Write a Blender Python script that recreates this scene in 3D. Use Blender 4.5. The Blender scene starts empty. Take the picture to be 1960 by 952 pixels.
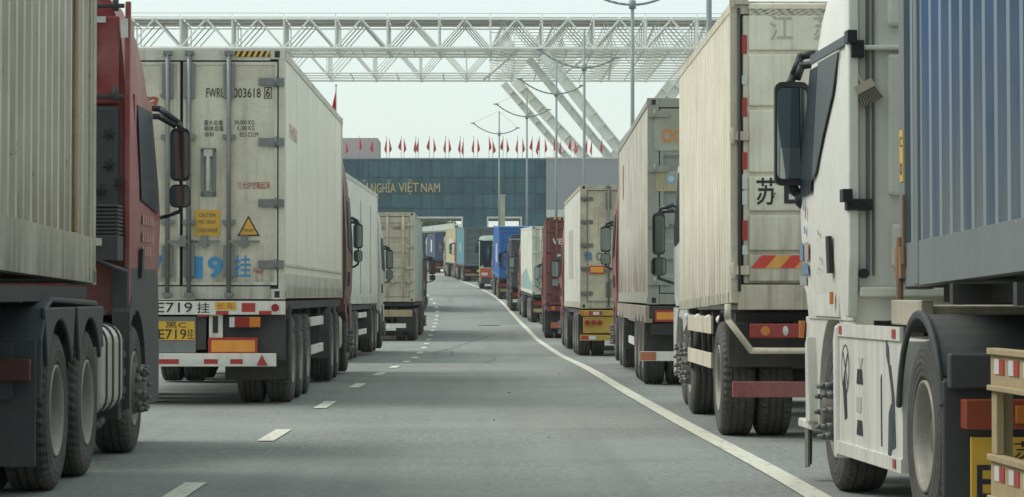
import bpy, math, random
from mathutils import Matrix, Vector
random.seed(7)
D = bpy.data
sc = bpy.context.scene
col = sc.collection
PI = math.pi
# ------------------------------------------------------------------ camera, world, sun, exposure
EYE, F, VX, VY = 1.28, 5230.0, 916.0, 565.0
cam = D.cameras.new('camera'); co = D.objects.new('camera', cam); col.objects.link(co)
cam.sensor_width = 36; cam.lens = F/1960*36; cam.clip_start = .2; cam.clip_end = 6000
co.location = (0, 0, EYE)
co.rotation_euler = (PI/2+math.atan(89/F), 0, -math.atan(64/F))
sc.camera = co
w = D.worlds.new('World'); sc.world = w; w.use_nodes = True
nt = w.node_tree; nt.nodes.clear()
sky = nt.nodes.new('ShaderNodeTexSky'); sky.sky_type = 'NISHITA'; sky.sun_disc = False
SUN_EL, SUN_AZ = math.radians(50), math.radians(282)
sky.sun_elevation = SUN_EL; sky.sun_rotation = SUN_AZ; sky.dust_density = 3
b1 = nt.nodes.new('ShaderNodeBackground'); b1.inputs[1].default_value = .05
b2 = nt.nodes.new('ShaderNodeBackground'); b2.inputs[0].default_value = (.80, .915, .865, 1); b2.inputs[1].default_value = .79
ad = nt.nodes.new('ShaderNodeAddShader'); ow = nt.nodes.new('ShaderNodeOutputWorld')
nt.links.new(sky.outputs[0], b1.inputs[0]); nt.links.new(b1.outputs[0], ad.inputs[0]); nt.links.new(b2.outputs[0], ad.inputs[1]); nt.links.new(ad.outputs[0], ow.inputs[0])
sl = D.lights.new('sun', 'SUN'); sl.energy = 1.9; sl.angle = math.radians(35); sl.color = (1, .985, .95)
so = D.objects.new('sun', sl); col.objects.link(so)
sd = Vector((math.sin(SUN_AZ)*math.cos(SUN_EL), math.cos(SUN_AZ)*math.cos(SUN_EL), math.sin(SUN_EL)))
so.rotation_euler = sd.to_track_quat('Z', 'Y').to_euler()
so.location = (0, 0, 60)
sc.view_settings.view_transform = 'Standard'; sc.view_settings.look = 'None'
sc.view_settings.exposure = .07; sc.view_settings.gamma = 1
sc.render.engine = 'CYCLES'
sc.cycles.max_bounces = 8; sc.cycles.volume_bounces = 1

# ------------------------------------------------------------------ ground profile and road line
def interp(tab, v):
    if v <= tab[0][0]: return tab[0][1]
    n = len(tab)
    for i in range(n-1):
        x0, y0 = tab[i]; x1, y1 = tab[i+1]
        if v <= x1:
            def sl_(k):
                if k <= 0 or k >= n-1: return 0 if k <= 0 else (tab[n-1][1]-tab[n-2][1])/(tab[n-1][0]-tab[n-2][0])
                return (tab[k+1][1]-tab[k-1][1])/(tab[k+1][0]-tab[k-1][0])
            h = x1-x0; t = (v-x0)/h; m0 = sl_(i)*h; m1 = sl_(i+1)*h
            return (2*t**3-3*t*t+1)*y0+(t**3-2*t*t+t)*m0+(-2*t**3+3*t*t)*y1+(t**3-t*t)*m1
    return tab[-1][1]
ZT = [(-60, 0), (20, 0), (38, 0), (50, -.05), (65, -.17), (81, -.19), (91, -.17), (102, -.05), (116, .1), (130, .34), (154, 1.03), (176, 1.65), (205, 2.28), (230, 2.82), (265, 3.45), (320, 4.1), (400, 4.5), (700, 4.6), (3000, 4.6)]
def gz(d): return interp(ZT, d)
LT = [(-60, 2.3), (18, 2.14), (28, 2.02), (37, 1.95), (52, 1.97), (65, 1.98), (81, 1.95), (102, 1.87), (118, 1.78), (130, 1.66), (154, 1.12), (176, .2), (203, -1.05), (228, -2.1), (250, -4.1), (280, -6.8), (330, -11.5), (400, -16)]
def lx(d): return interp(LT, d)
DT = [(-60, -2.0), (18, -1.92), (25, -1.85), (32, -1.77), (39, -1.70), (50, -1.56), (61, -1.46), (69, -1.48), (77, -1.52), (92, -1.65), (118, -1.85), (138, -2.1), (155, -2.7), (180, -3.9), (205, -5.3), (250, -9), (330, -16.8), (400, -21)]
def dx(d): return interp(DT, d)

# ------------------------------------------------------------------ materials
def newmat(name):
    m = D.materials.new(name); m.use_nodes = True
    return m, m.node_tree, m.node_tree.nodes['Principled BSDF']
def N(nt, t, **k):
    n = nt.nodes.new(t)
    for a, v in k.items():
        if a.startswith('i_'):
            key = a[2:]; n.inputs[int(key) if key.isdigit() else key].default_value = v
        else: setattr(n, a, v)
    return n
def ramp(nt, src, p0, p1, v0=0, v1=1):
    r = N(nt, 'ShaderNodeMapRange'); r.inputs[1].default_value = p0; r.inputs[2].default_value = p1
    r.inputs[3].default_value = v0; r.inputs[4].default_value = v1; nt.links.new(src, r.inputs[0]); return r.outputs[0]
def mixc(nt, fac, a, b):
    m = N(nt, 'ShaderNodeMix', data_type='RGBA')
    if isinstance(fac, (int, float)): m.inputs[0].default_value = fac
    else: nt.links.new(fac, m.inputs[0])
    for s, i in ((a, 6), (b, 7)):
        if isinstance(s, tuple): m.inputs[i].default_value = (*s[:3], 1)
        else: nt.links.new(s, m.inputs[i])
    return m.outputs[2]
def mul(nt, a, b):
    m = N(nt, 'ShaderNodeMath', operation='MULTIPLY')
    for s, i in ((a, 0), (b, 1)):
        if isinstance(s, (int, float)): m.inputs[i].default_value = s
        else: nt.links.new(s, m.inputs[i])
    return m.outputs[0]
def noise(nt, vec, scale, detail=4, rough=.55, sc3=None):
    if sc3:
        mp = N(nt, 'ShaderNodeMapping'); mp.inputs['Scale'].default_value = sc3; nt.links.new(vec, mp.inputs[0]); vec = mp.outputs[0]
    n = N(nt, 'ShaderNodeTexNoise'); n.inputs['Scale'].default_value = scale; n.inputs['Detail'].default_value = detail; n.inputs['Roughness'].default_value = rough
    nt.links.new(vec, n.inputs['Vector']); return n.outputs[0]
_cache = {}
def paint(colr, rough=.5, dirt=.35, dcol=(.13, .115, .085), streak=.4, rust=0., metal=0., low=None, seed=0, bump=0.05, spec=.4):
    if colr[0] > .25 and colr[0] >= colr[2]*.97: colr = (round(min(.85, colr[0]*1.04), 3), round(colr[1]*1.02, 3), round(colr[2]*.97, 3))
    key = (colr, rough, dirt, dcol, streak, rust, metal, low, seed, bump, spec)
    if key in _cache: return _cache[key]
    m, nt, bs = newmat('weathered_paint')
    tc = N(nt, 'ShaderNodeTexCoord'); mp = N(nt, 'ShaderNodeMapping'); mp.inputs['Location'].default_value = (seed*3.1, seed*7.7, seed*1.3)
    nt.links.new(tc.outputs['Object'], mp.inputs[0]); v = mp.outputs[0]
    blot = noise(nt, v, 1.3, 7, .65); fine = noise(nt, v, 18, 5, .7)
    stk = noise(nt, v, 1, 5, .6, (9, 9, .55)); stk2 = noise(nt, v, 1, 3, .5, (30, 30, .8))
    f1 = mul(nt, ramp(nt, blot, .38, .72), dirt)
    c = mixc(nt, f1, colr, dcol)
    f2 = mul(nt, ramp(nt, stk, .52, .74), streak); c = mixc(nt, f2, c, dcol)
    f2b = mul(nt, ramp(nt, stk2, .58, .75), streak*.6); c = mixc(nt, f2b, c, tuple(x*.7 for x in dcol))
    f3 = mul(nt, ramp(nt, fine, .5, .75), dirt*.5); c = mixc(nt, f3, c, dcol)
    if low:
        z0, z1, am = low
        sx = N(nt, 'ShaderNodeSeparateXYZ'); nt.links.new(tc.outputs['Object'], sx.inputs[0])
        g = ramp(nt, sx.outputs[2], z1, z0); g = mul(nt, mul(nt, g, ramp(nt, stk, .3, .62)), am); c = mixc(nt, g, c, (.09, .078, .06))
    if rust > 0:
        rn = noise(nt, v, 2.4, 9, .75); f4 = mul(nt, ramp(nt, rn, .74-rust*.22, .80-rust*.2), .85)
        rs = noise(nt, v, 1, 6, .7, (14, 14, .7)); f5 = mul(nt, ramp(nt, rs, .70-rust*.1, .80-rust*.1), .6)
        c = mixc(nt, f4, c, (.16, .07, .03)); c = mixc(nt, f5, c, (.2, .10, .05))
    nt.links.new(c, bs.inputs['Base Color'])
    nt.links.new(ramp(nt, blot, .3, .7, rough, min(1, rough+.25)), bs.inputs['Roughness'])
    bs.inputs['Metallic'].default_value = metal; bs.inputs['Specular IOR Level'].default_value = spec
    if bump:
        bp = N(nt, 'ShaderNodeBump'); bp.inputs['Strength'].default_value = .25; bp.inputs['Distance'].default_value = bump
        nt.links.new(noise(nt, v, 3.0, 3, .5), bp.inputs['Height']); nt.links.new(bp.outputs[0], bs.inputs['Normal'])
    _cache[key] = m; return m
def plain(colr, rough=.6, metal=0., spec=.4, emit=None, name='plain_paint', alpha=1):
    key = ('p', colr, rough, metal, spec, name)
    if key in _cache: return _cache[key]
    m, nt, bs = newmat(name)
    tc = N(nt, 'ShaderNodeTexCoord'); n = noise(nt, tc.outputs['Object'], 9, 6, .7)
    c = mixc(nt, ramp(nt, n, .35, .8, 0, .45), colr, tuple(x*.55+.02 for x in colr[:3]))
    nt.links.new(c, bs.inputs['Base Color']); bs.inputs['Roughness'].default_value = rough; bs.inputs['Metallic'].default_value = metal
    bs.inputs['Specular IOR Level'].default_value = spec
    _cache[key] = m; return m
M = {}
M['chassis'] = paint((.055, .056, .056), .75, .5, (.10, .09, .075), .3, bump=.01)
M['black'] = plain((.018, .02, .022), .5, name='black_plastic')
M['plastic'] = paint((.048, .056, .06), .55, .45, (.12, .115, .10), .2, bump=.01, seed=4)
M['flap'] = paint((.035, .036, .035), .8, .6, (.115, .105, .09), .5, bump=.02, seed=2)
M['rubber_gasket'] = plain((.03, .032, .034), .7, name='gasket')
M['steel'] = paint((.20, .21, .20), .5, .5, (.12, .10, .08), .4, metal=.35, bump=0, seed=3)
M['galv'] = paint((.22, .235, .23), .45, .4, (.13, .12, .10), .3, metal=.5, bump=0, seed=5)
M['rim'] = paint((.32, .315, .29), .5, .7, (.17, .14, .11), .3, bump=0, metal=.2, seed=6)
M['hub'] = paint((.12, .11, .10), .6, .6, (.14, .12, .09), .2, bump=0)
M['alu'] = paint((.55, .56, .53), .35, .45, (.2, .18, .15), .4, metal=.6, bump=.01, seed=8)
M['white'] = paint((.72, .72, .68), .45, .3, (.25, .22, .17), .35, seed=9)
M['red_refl'] = plain((.42, .045, .035), .4, name='red_reflector')
M['white_refl'] = plain((.66, .66, .62), .4, name='white_reflector')
M['orange_refl'] = plain((.80, .33, .06), .4, name='orange_reflector')
M['yellow'] = plain((.75, .44, .05), .45, name='yellow_plate')
M['ink'] = plain((.03, .03, .035), .7, name='black_ink')
M['ink2'] = plain((.10, .10, .10), .7, name='faded_ink')
M['redink'] = plain((.42, .09, .07), .6, name='red_ink')
M['blueink'] = plain((.06, .27, .52), .6, name='blue_spray')
M['lens_red'] = plain((.30, .03, .025), .18, name='red_lens', spec=.6)
M['lens_amber'] = plain((.62, .20, .03), .18, name='amber_lens', spec=.6)
M['lens_white'] = plain((.6, .6, .58), .15, name='clear_lens', spec=.6)
def glassy(name, c, rough=.06, metal=0.):
    m, nt, bs = newmat(name); bs.inputs['Base Color'].default_value = (*c, 1); bs.inputs['Roughness'].default_value = rough
    bs.inputs['Metallic'].default_value = metal; bs.inputs['Specular IOR Level'].default_value = .6
    tc = N(nt, 'ShaderNodeTexCoord'); bp = N(nt, 'ShaderNodeBump'); bp.inputs['Strength'].default_value = .08
    nt.links.new(noise(nt, tc.outputs['Object'], 2.5, 2), bp.inputs['Height']); nt.links.new(bp.outputs[0], bs.inputs['Normal'])
    return m
M['side_glass'] = plain((.012, .02, .03), .45, name='tinted_side_glass', spec=.12)
M['glass'] = glassy('dark_window_glass', (.012, .018, .022))
M['mirror'] = glassy('mirror_glass', (.22, .27, .29), .04, 1.); M['mirror_low'] = glassy('convex_mirror_glass', (.34, .37, .38), .03, 1.)
def tyre_mat():
    m, nt, bs = newmat('tyre_rubber'); tc = N(nt, 'ShaderNodeTexCoord'); v = tc.outputs['Object']
    a = noise(nt, v, 3, 6, .7); b = noise(nt, v, 40, 3, .6)
    c = mixc(nt, ramp(nt, a, .35, .7, .1, .8), (.032, .033, .032), (.11, .105, .092)); c = mixc(nt, ramp(nt, b, .45, .8, 0, .5), c, (.15, .14, .12))
    nt.links.new(c, bs.inputs['Base Color']); bs.inputs['Roughness'].default_value = .85
    wv = N(nt, 'ShaderNodeTexWave', wave_type='RINGS', rings_direction='X'); wv.inputs['Scale'].default_value = 9
    nt.links.new(v, wv.inputs[0]); bp = N(nt, 'ShaderNodeBump'); bp.inputs['Strength'].default_value = .25; bp.inputs['Distance'].default_value = .01
    nt.links.new(wv.outputs[1], bp.inputs['Height']); nt.links.new(bp.outputs[0], bs.inputs['Normal']); return m
M['tyre'] = tyre_mat()
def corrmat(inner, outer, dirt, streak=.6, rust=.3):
    """corrugated steel: fold shading painted in, lands lighter than slopes, under dirt and rust"""
    m, nt, bs = newmat('worn_shaded_corrugation'); tc = N(nt, 'ShaderNodeTexCoord'); v = tc.outputs['Object']
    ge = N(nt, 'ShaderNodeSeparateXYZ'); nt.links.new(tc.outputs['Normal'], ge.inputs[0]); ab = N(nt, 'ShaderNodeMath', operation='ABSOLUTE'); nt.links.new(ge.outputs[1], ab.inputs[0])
    c = mixc(nt, ramp(nt, ab.outputs[0], .3, .1), inner, outer)  # relief shading put into the colour: light lands, darker slopes
    bl = noise(nt, v, 1.1, 7, .7); st = noise(nt, v, 1, 6, .7, (5, 5, .5)); rn = noise(nt, v, 3.5, 9, .8); zz = N(nt, 'ShaderNodeSeparateXYZ'); nt.links.new(v, zz.inputs[0])
    c = mixc(nt, ramp(nt, bl, .42, .75, 0, .5), c, dirt); c = mixc(nt, ramp(nt, st, .5, .72, 0, streak), c, dirt)
    c = mixc(nt, mul(nt, ramp(nt, zz.outputs[2], 2.3, 1.5), ramp(nt, st, .35, .6)), c, tuple(x*.8 for x in dirt))
    c = mixc(nt, ramp(nt, rn, .70-rust*.2, .76-rust*.2, 0, .85), c, (.17, .08, .04))
    nt.links.new(c, bs.inputs['Base Color']); bs.inputs['Roughness'].default_value = .6; return m

# ------------------------------------------------------------------ mesh helper
class MB:
    def __init__(s): s.v = []; s.f = []; s.mi = []; s.sm = []; s.m = 0; s.smooth = False
    def add(s, vs, fs):
        o = len(s.v); s.v += [tuple(p) for p in vs]
        for f in fs: s.f.append([i+o for i in f]); s.mi.append(s.m); s.sm.append(s.smooth)
        return s
    def box(s, x0, x1, y0, y1, z0, z1):
        return s.add([(x0, y0, z0), (x1, y0, z0), (x1, y1, z0), (x0, y1, z0), (x0, y0, z1), (x1, y0, z1), (x1, y1, z1), (x0, y1, z1)],
                     [(0, 3, 2, 1), (4, 5, 6, 7), (0, 1, 5, 4), (1, 2, 6, 5), (2, 3, 7, 6), (3, 0, 4, 7)])
    def beam(s, p, q, w_, h_, up=(0, 0, 1)):
        p = Vector(p); q = Vector(q); d = (q-p).normalized(); u = Vector(up)
        if abs(d.dot(u)) > .98: u = Vector((0, 1, 0))
        r = d.cross(u).normalized()*w_/2; t = r.cross(d).normalized()*h_/2
        vs = [p-r-t, p+r-t, p+r+t, p-r+t, q-r-t, q+r-t, q+r+t, q-r+t]
        return s.add(vs, [(0, 3, 2, 1), (4, 5, 6, 7), (0, 1, 5, 4), (1, 2, 6, 5), (2, 3, 7, 6), (3, 0, 4, 7)])
    def cyl(s, p, q, r, n=10, r2=None, caps=True):
        p = Vector(p); q = Vector(q); d = (q-p).normalized(); u = Vector((0, 0, 1)) if abs(d.z) < .9 else Vector((0, 1, 0))
        a = d.cross(u).normalized(); b = d.cross(a).normalized(); r2 = r if r2 is None else r2
        vs = []
        for c, rr in ((p, r), (q, r2)):
            for i in range(n): t = 2*PI*i/n; vs.append(c+a*rr*math.cos(t)+b*rr*math.sin(t))
        old = s.smooth; s.smooth = n > 6
        s.add(vs, [(i, (i+1) % n, n+(i+1) % n, n+i) for i in range(n)]); s.smooth = False
        if caps: o = len(s.v)-2*n; s.f += [[o+i for i in range(n)][::-1], [o+n+i for i in range(n)]]; s.mi += [s.m]*2; s.sm += [False]*2
        s.smooth = old; return s
    def tube(s, pts, r, n=8):
        for a, b in zip(pts[:-1], pts[1:]): s.cyl(a, b, r, n)
        for a in pts[1:-1]: s.ball(a, r*1.0, 6)
        return s
    def ball(s, c, r, n=8, sx=1, sy=1, sz=1):
        vs = []; fs = []; h = n//2+1
        for j in range(h+1):
            ph = PI*j/h
            for i in range(n): t = 2*PI*i/n; vs.append((c[0]+sx*r*math.sin(ph)*math.cos(t), c[1]+sy*r*math.sin(ph)*math.sin(t), c[2]+sz*r*math.cos(ph)))
        for j in range(h):
            for i in range(n): fs.append((j*n+i, (j+1)*n+i, (j+1)*n+(i+1) % n, j*n+(i+1) % n))
        old = s.smooth; s.smooth = True; s.add(vs, fs); s.smooth = old; return s
    def prism(s, poly, a0, a1, ax='x'):
        n = len(poly)
        def mk(p, a): return (a, p[0], p[1]) if ax == 'x' else ((p[0], a, p[1]) if ax == 'y' else (p[0], p[1], a))
        s.add([mk(p, a0) for p in poly]+[mk(p, a1) for p in poly],
              [tuple(range(n))[::-1], tuple(range(n, 2*n))]+[(i, (i+1) % n, n+(i+1) % n, n+i) for i in range(n)]); return s
    def lathe(s, prof, cy, cz, n=40, cx=0, alt=None):     # profile of (x, r) turned about an x axis
        m = len(prof); vs = []
        for i in range(n):
            t = 2*PI*i/n
            for k, (x, r) in enumerate(prof):
                rr = r-(alt[k] if alt and i % 2 else 0); vs.append((cx+x, cy+rr*math.cos(t), cz+rr*math.sin(t)))
        fs = [(i*m+k, i*m+k+1, ((i+1) % n)*m+k+1, ((i+1) % n)*m+k) for i in range(n) for k in range(m-1)]
        old = s.smooth; s.smooth = not alt; s.add(vs, fs); s.smooth = old; return s
    def arc(s, cy, cz, r0, r1, a0, a1, x0, x1, n=14):      # curved shell about an x axis (degrees)
        P = []
        for i in range(n+1): t = math.radians(a0+(a1-a0)*i/n); P.append((cy+r1*math.cos(t), cz+r1*math.sin(t)))
        for i in range(n, -1, -1): t = math.radians(a0+(a1-a0)*i/n); P.append((cy+r0*math.cos(t), cz+r0*math.sin(t)))
        k = len(P); vs = [(x0, *p) for p in P]+[(x1, *p) for p in P]
        fs = [(i, (i+1) % k, k+(i+1) % k, k+i) for i in range(k)]
        for i in range(n): fs += [(i, k-1-i, k-2-i, i+1), (k+i, k+i+1, 2*k-2-i, 2*k-1-i)]
        return s.add(vs, fs)
    def build(s, name, mats, parent=None, bevel=0):
        me = D.meshes.new(name); me.from_pydata([tuple(p) for p in s.v], [], s.f)
        for m_ in (mats if isinstance(mats, (list, tuple)) else [mats]): me.materials.append(m_)
        me.polygons.foreach_set('material_index', s.mi); me.polygons.foreach_set('use_smooth', s.sm); me.update()
        import bmesh
        bm = bmesh.new(); bm.from_mesh(me); bmesh.ops.recalc_face_normals(bm, faces=bm.faces); bm.to_mesh(me); bm.free()
        o = D.objects.new(name, me); col.objects.link(o)
        if parent: o.parent = parent
        if bevel:
            b = o.modifiers.new('bevel', 'BEVEL'); b.width = bevel; b.segments = 2; b.limit_method = 'ANGLE'; b.angle_limit = math.radians(40)
        return o
def tag(o, label=None, cat=None, group=None, kind=None):
    for k, v in (('label', label), ('category', cat), ('group', group), ('kind', kind)):
        if v: o[k] = v
    return o
def empty(name, loc, rz=0, rx=0):
    o = D.objects.new(name, None); col.objects.link(o); o.location = loc; o.rotation_euler = (rx, 0, rz); o.empty_display_size = .3; return o
def text(s_, name, mat, parent, box_, face='rear', at=0., ext=.0015, bold=0., shear=0., slant=0.):
    """writing as flat letters: box_ = (a0, a1, z0, z1) on the face; at = where that face is"""
    cu = D.curves.new(name, 'FONT'); cu.body = s_; cu.extrude = .004; cu.offset = bold; cu.shear = shear; cu.resolution_u = 3
    t = D.objects.new(name, cu); col.objects.link(t)
    bpy.context.view_layer.update()
    dg = bpy.context.evaluated_depsgraph_get(); me = D.meshes.new_from_object(t.evaluated_get(dg))
    D.objects.remove(t); D.curves.remove(cu)
    if not len(me.vertices): return None
    xs = [v.co.x for v in me.vertices]; ys = [v.co.y for v in me.vertices]
    x0, x1, y0, y1 = min(xs), max(xs), min(ys), max(ys)
    a0, a1, z0, z1 = box_
    for v in me.vertices:
        u = (v.co.x-x0)/(x1-x0+1e-9); t_ = (v.co.y-y0)/(y1-y0+1e-9); e = v.co.z/.004*ext
        a = a0+(a1-a0)*u; z = z0+(z1-z0)*t_+slant*u
        if face == 'rear': v.co = (a, at-e, z)
        elif face == 'left': v.co = (at-e, a, z)          # a0 > a1: reads towards -y on the -x side
        else: v.co = (at+e, a, z)
    me.materials.clear(); me.materials.append(mat)
    for p in me.polygons: p.material_index = 0
    me.name = name; o = D.objects.new(name, me); col.objects.link(o); o.parent = parent
    return o

# ------------------------------------------------------------------ wheels (shared meshes)
R_ = .52
def mk_tyre(near):
    m = MB(); n = 96 if near else 40
    prof = [(.02, .30), (.0, .325), (-.012, .40), (-.005, .455), (.0, .475), (.012, .50), (.03, .516), (.075, R_), (.08, .508), (.09, .508), (.095, R_), (.135, R_), (.14, .508), (.15, .508), (.155, R_), (.195, R_), (.20, .508), (.21, .508), (.215, R_), (.26, .516), (.278, .50), (.29, .475), (.295, .455), (.30, .40), (.29, .325), (.27, .30)]
    alt = None
    if near: alt = [0]*len(prof); alt[5] = .012; alt[6] = .016; alt[7] = .003; alt[-8] = .003; alt[-7] = .016; alt[-6] = .012
    m.lathe([(x, r) for x, r in prof], 0, 0, n, alt=alt)
    return m
def mk_rim(style):
    m = MB(); n = 40
    if style == 'rear':   # dished, hub deep inside
        m.lathe([(.02, .302), (.0, .302), (-.004, .29), (.02, .275), (.06, .262), (.13, .25), (.15, .20), (.155, .14)], 0, 0, n)
        m.m = 1; m.lathe([(.154, .16), (.10, .15), (.06, .115), (.055, .0)], 0, 0, 24)
        for i in range(10):
            t = 2*PI*i/10; m.cyl((.15, .18*math.cos(t), .18*math.sin(t)), (.115, .18*math.cos(t), .18*math.sin(t)), .016, 6)
    else:                 # steer wheel, disc bulges outwards, long nut covers
        m.lathe([(.02, .302), (.0, .302), (-.004, .29), (.03, .275), (.05, .25)], 0, 0, n)
        m.m = 1; m.lathe([(.05, .252), (.03, .215), (-.02, .20), (-.03, .15)], 0, 0, n); m.m = 3; m.lathe([(-.03, .155), (-.04, .10), (-.08, .09), (-.09, .06), (-.092, 0)], 0, 0, 24)
        m.m = 2
        for i in range(10):
            t = 2*PI*(i+.5)/10; c = (.172*math.cos(t), .172*math.sin(t))
            m.cyl((-.02, *c), (-.08, *c), .024, 8); m.cyl((-.08, *c), (-.115, *c), .019, 8, .014)
    return m
_wm = {}
def wheel(root, x, y, side, style='rear', r=R_, near=False, hubmat=None, detail=2, z=None):
    """x = outer face, side -1 left / +1 right"""
    key = (style, near, id(hubmat))
    if key not in _wm:
        hb = MB(); hb.lathe([(.27, 0), (.27, .20), (.17 if style == 'rear' else .03, .20), (.17 if style == 'rear' else .03, 0)], 0, 0, 20)
        objs = []
        a = hb.build('wheel', M['hub']); b = mk_tyre(near).build('tyre', M['tyre']); c = mk_rim(style).build('rim', [M['rim'], hubmat or M['hub'], M['steel'], M['hub']])
        _wm[key] = [a.data, b.data, c.data]
        for o in (a, b, c): D.objects.remove(o)
    a, b, c = _wm[key]
    w_ = D.objects.new('wheel', a); col.objects.link(w_); w_.parent = root
    w_.location = (x, y, r if z is None else z)
    k = r/R_; w_.scale = (k, k, k); w_.rotation_euler = (random.uniform(0, 6), 0, 0) if side < 0 else (random.uniform(0, 6), 0, PI)
    for nm, me in (('tyre', b), ('rim', c)):
        if detail < 1 and nm == 'rim' : pass
        o = D.objects.new(nm, me); col.objects.link(o); o.parent = w_
    return w_
def axle(root, y, w_, duals=True, style='rear', near=False, inner=False, r=R_, hubmat=None, sides=(-1, 1)):
    for s in sides:
        wheel(root, s*w_/2, y, s, style, r, near, hubmat)
        if duals and inner: wheel(root, s*(w_/2-.335), y, s, 'rear', r, near)

# ------------------------------------------------------------------ containers
def corr_side(m, x, sgn, y0, y1, z0, z1, pitch=.278, depth=.036, outer=.072, inner=.068):
    y = y0; pts = []; sl_ = (pitch-outer-inner)/2
    while y < y1-pitch*.6:
        pts += [(0, y), (0, y+outer), (-depth, y+outer+sl_), (-depth, y+outer+sl_+inner)]; y += pitch
    pts += [(0, y), (0, y1)]
    vs = [(x+sgn*d, yy, z0) for d, yy in pts]+[(x+sgn*d, yy, z1) for d, yy in pts]; n = len(pts)
    m.add(vs, [(i, i+1, n+i+1, n+i) for i in range(n-1)])
def corr_door(m, x0, x1, y, z0, z1, n=5, depth=.035):
    pts = []; h = (z1-z0)/n
    for i in range(n):
        a = z0+i*h; pts += [(0, a), (0, a+h*.28), (depth, a+h*.38), (depth, a+h*.72), (0, a+h*.82)]
    pts.append((0, z1)); k = len(pts)
    m.add([(x0, y+d, z) for d, z in pts]+[(x1, y+d, z) for d, z in pts], [(i, i+1, k+i+1, k+i) for i in range(k-1)])
def container(root, L, zb, H, side, door, frame, style='dry', W=2.44, y0=0., bars=True, gasket='rubber_gasket', bx=(-.86, -.36, .36, .86), hz=None, ribs=5, hinge_mat=None, smooth_side=False, rail=.16, seam=0., barw=.022, pw=.16):
    """y0 = rear face; zb = underside"""
    h = W/2; t = zb+H; c = MB()
    c.box(-h+.06, h-.06, y0+.09, y0+L-.06, zb+.12, t-.04)                                    # inner shell
    c.m = 1
    if style == 'reefer' or smooth_side:
        pass
    for s in (-1, 1):
        c.m = 1
        for yy in (y0, y0+L-.16): c.box(min(s*h, s*(h-pw)), max(s*h, s*(h-pw)), yy, yy+.16, zb+.118, t-.118)
        c.box(min(s*h, s*(h-.10)), max(s*h, s*(h-.10)), y0+.16, y0+L-.16, zb+.012, zb+rail)
        c.box(min(s*h, s*(h-.07)), max(s*h, s*(h-.07)), y0+.16, y0+L-.16, t-.10, t-.012)
        for yy in (y0-.004, y0+L-.176):                                                     # corner castings
            for zz in (zb, t-.118): c.box(min(s*(h+.004), s*(h-.162)), max(s*(h+.004), s*(h-.162)), yy, yy+.178, zz, zz+.118)
        c.m = 3
        for zz in (zb+.02, t-.098):
            c.box(min(s*(h-.055), s*(h-.115)), max(s*(h-.055), s*(h-.115)), y0-.0065, y0-.003, zz, zz+.075)
            for yy in (y0+.06, y0+L-.11): c.box(min(s*(h+.003), s*(h+.0065)), max(s*(h+.003), s*(h+.0065)), yy, yy+.05, zz, zz+.08)
        c.m = 0
        if style == 'dry': corr_side(c, s*(h-.012), s, y0+.16, y0+L-.16, zb+rail, t-.10)
        else: c.box(min(s*(h-.012), s*(h-.05)), max(s*(h-.012), s*(h-.05)), y0+.16, y0+L-.16, zb+rail, t-.10)
    c.m = 1
    c.box(-h+.165, h-.165, y0, y0+.12, zb+.003, zb+.15); c.box(-h+.165, h-.165, y0, y0+.12, t-.13, t-.003)    # sill, header
    c.box(-h+.05, h-.05, y0+L-.12, y0+L-.01, zb+.01, t-.02)
    c.box(-h+.01, h-.01, y0+.01, y0+L-.01, t-.045, t-.006)                                     # roof
    c.box(-h+.1, h-.1, y0+.2, y0+L-.2, zb+.03, zb+.118)
    c.m = 2; c.box(-h+pw-.005, h-pw+.005, y0+.05, y0+.088, zb+.14, t-.12)                             # gasket backing
    co_ = c.build('container', [side, frame, M[gasket], M['ink']], root, .004 if bars else 0)
    z0, z1 = zb+.165, t-.15
    for a, b in ((-h+pw+.015, seam-.018), (seam+.018, h-pw-.015)):
        d = MB()
        if style == 'dry':
            corr_door(d, a+.05, b-.05, y0+.0, z0+.08, z1-.08, ribs)
            d.box(a, a+.05, y0-.006, y0+.03, z0, z1); d.box(b-.05, b, y0-.006, y0+.03, z0, z1)
            d.box(a+.05, b-.05, y0-.004, y0+.03, z0, z0+.08); d.box(a+.05, b-.05, y0-.004, y0+.03, z1-.08, z1)
        else:
            d.box(a, b, y0-.002, y0+.03, z0, z1)
            for q in ((a, a+.035, z0, z1), (b-.035, b, z0, z1), (a+.035, b-.035, z0, z0+.035), (a+.035, b-.035, z1-.035, z1)):
                d.m = 1; d.box(q[0], q[1], y0-.012, y0-.001, q[2], q[3]); d.m = 0
        d.build('door', [door, frame], co_)
    hm = hinge_mat or M['steel']
    if bars:
        for x in bx:
            b = MB(); r = barw; b.cyl((x, y0-.05, zb+.05), (x, y0-.05, t-.05), r, 10)
            for zz in (zb+.03, t-.07): b.box(x-.05, x+.05, y0-.075, y0-.003, zz, zz+.045)
            for zz, hh in ((z1-.42, .40), (z0+.10, .36)): b.box(x-.065, x+.065, y0-.045, y0-.013, zz, zz+hh)
            for zz in (zb+H*.64, zb+H*.30): b.box(x-.075, x+.075, y0-.06, y0-.013, zz, zz+.05)
            sg = 1 if x > seam else 1
            b.box(x, x+.36, y0-.075, y0-.055, zb+H*.225, zb+H*.235); b.box(x+.14, x+.22, y0-.08, y0-.013, zb+H*.21, zb+H*.255)
            b.build('locking_bar', hm, co_)
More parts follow.
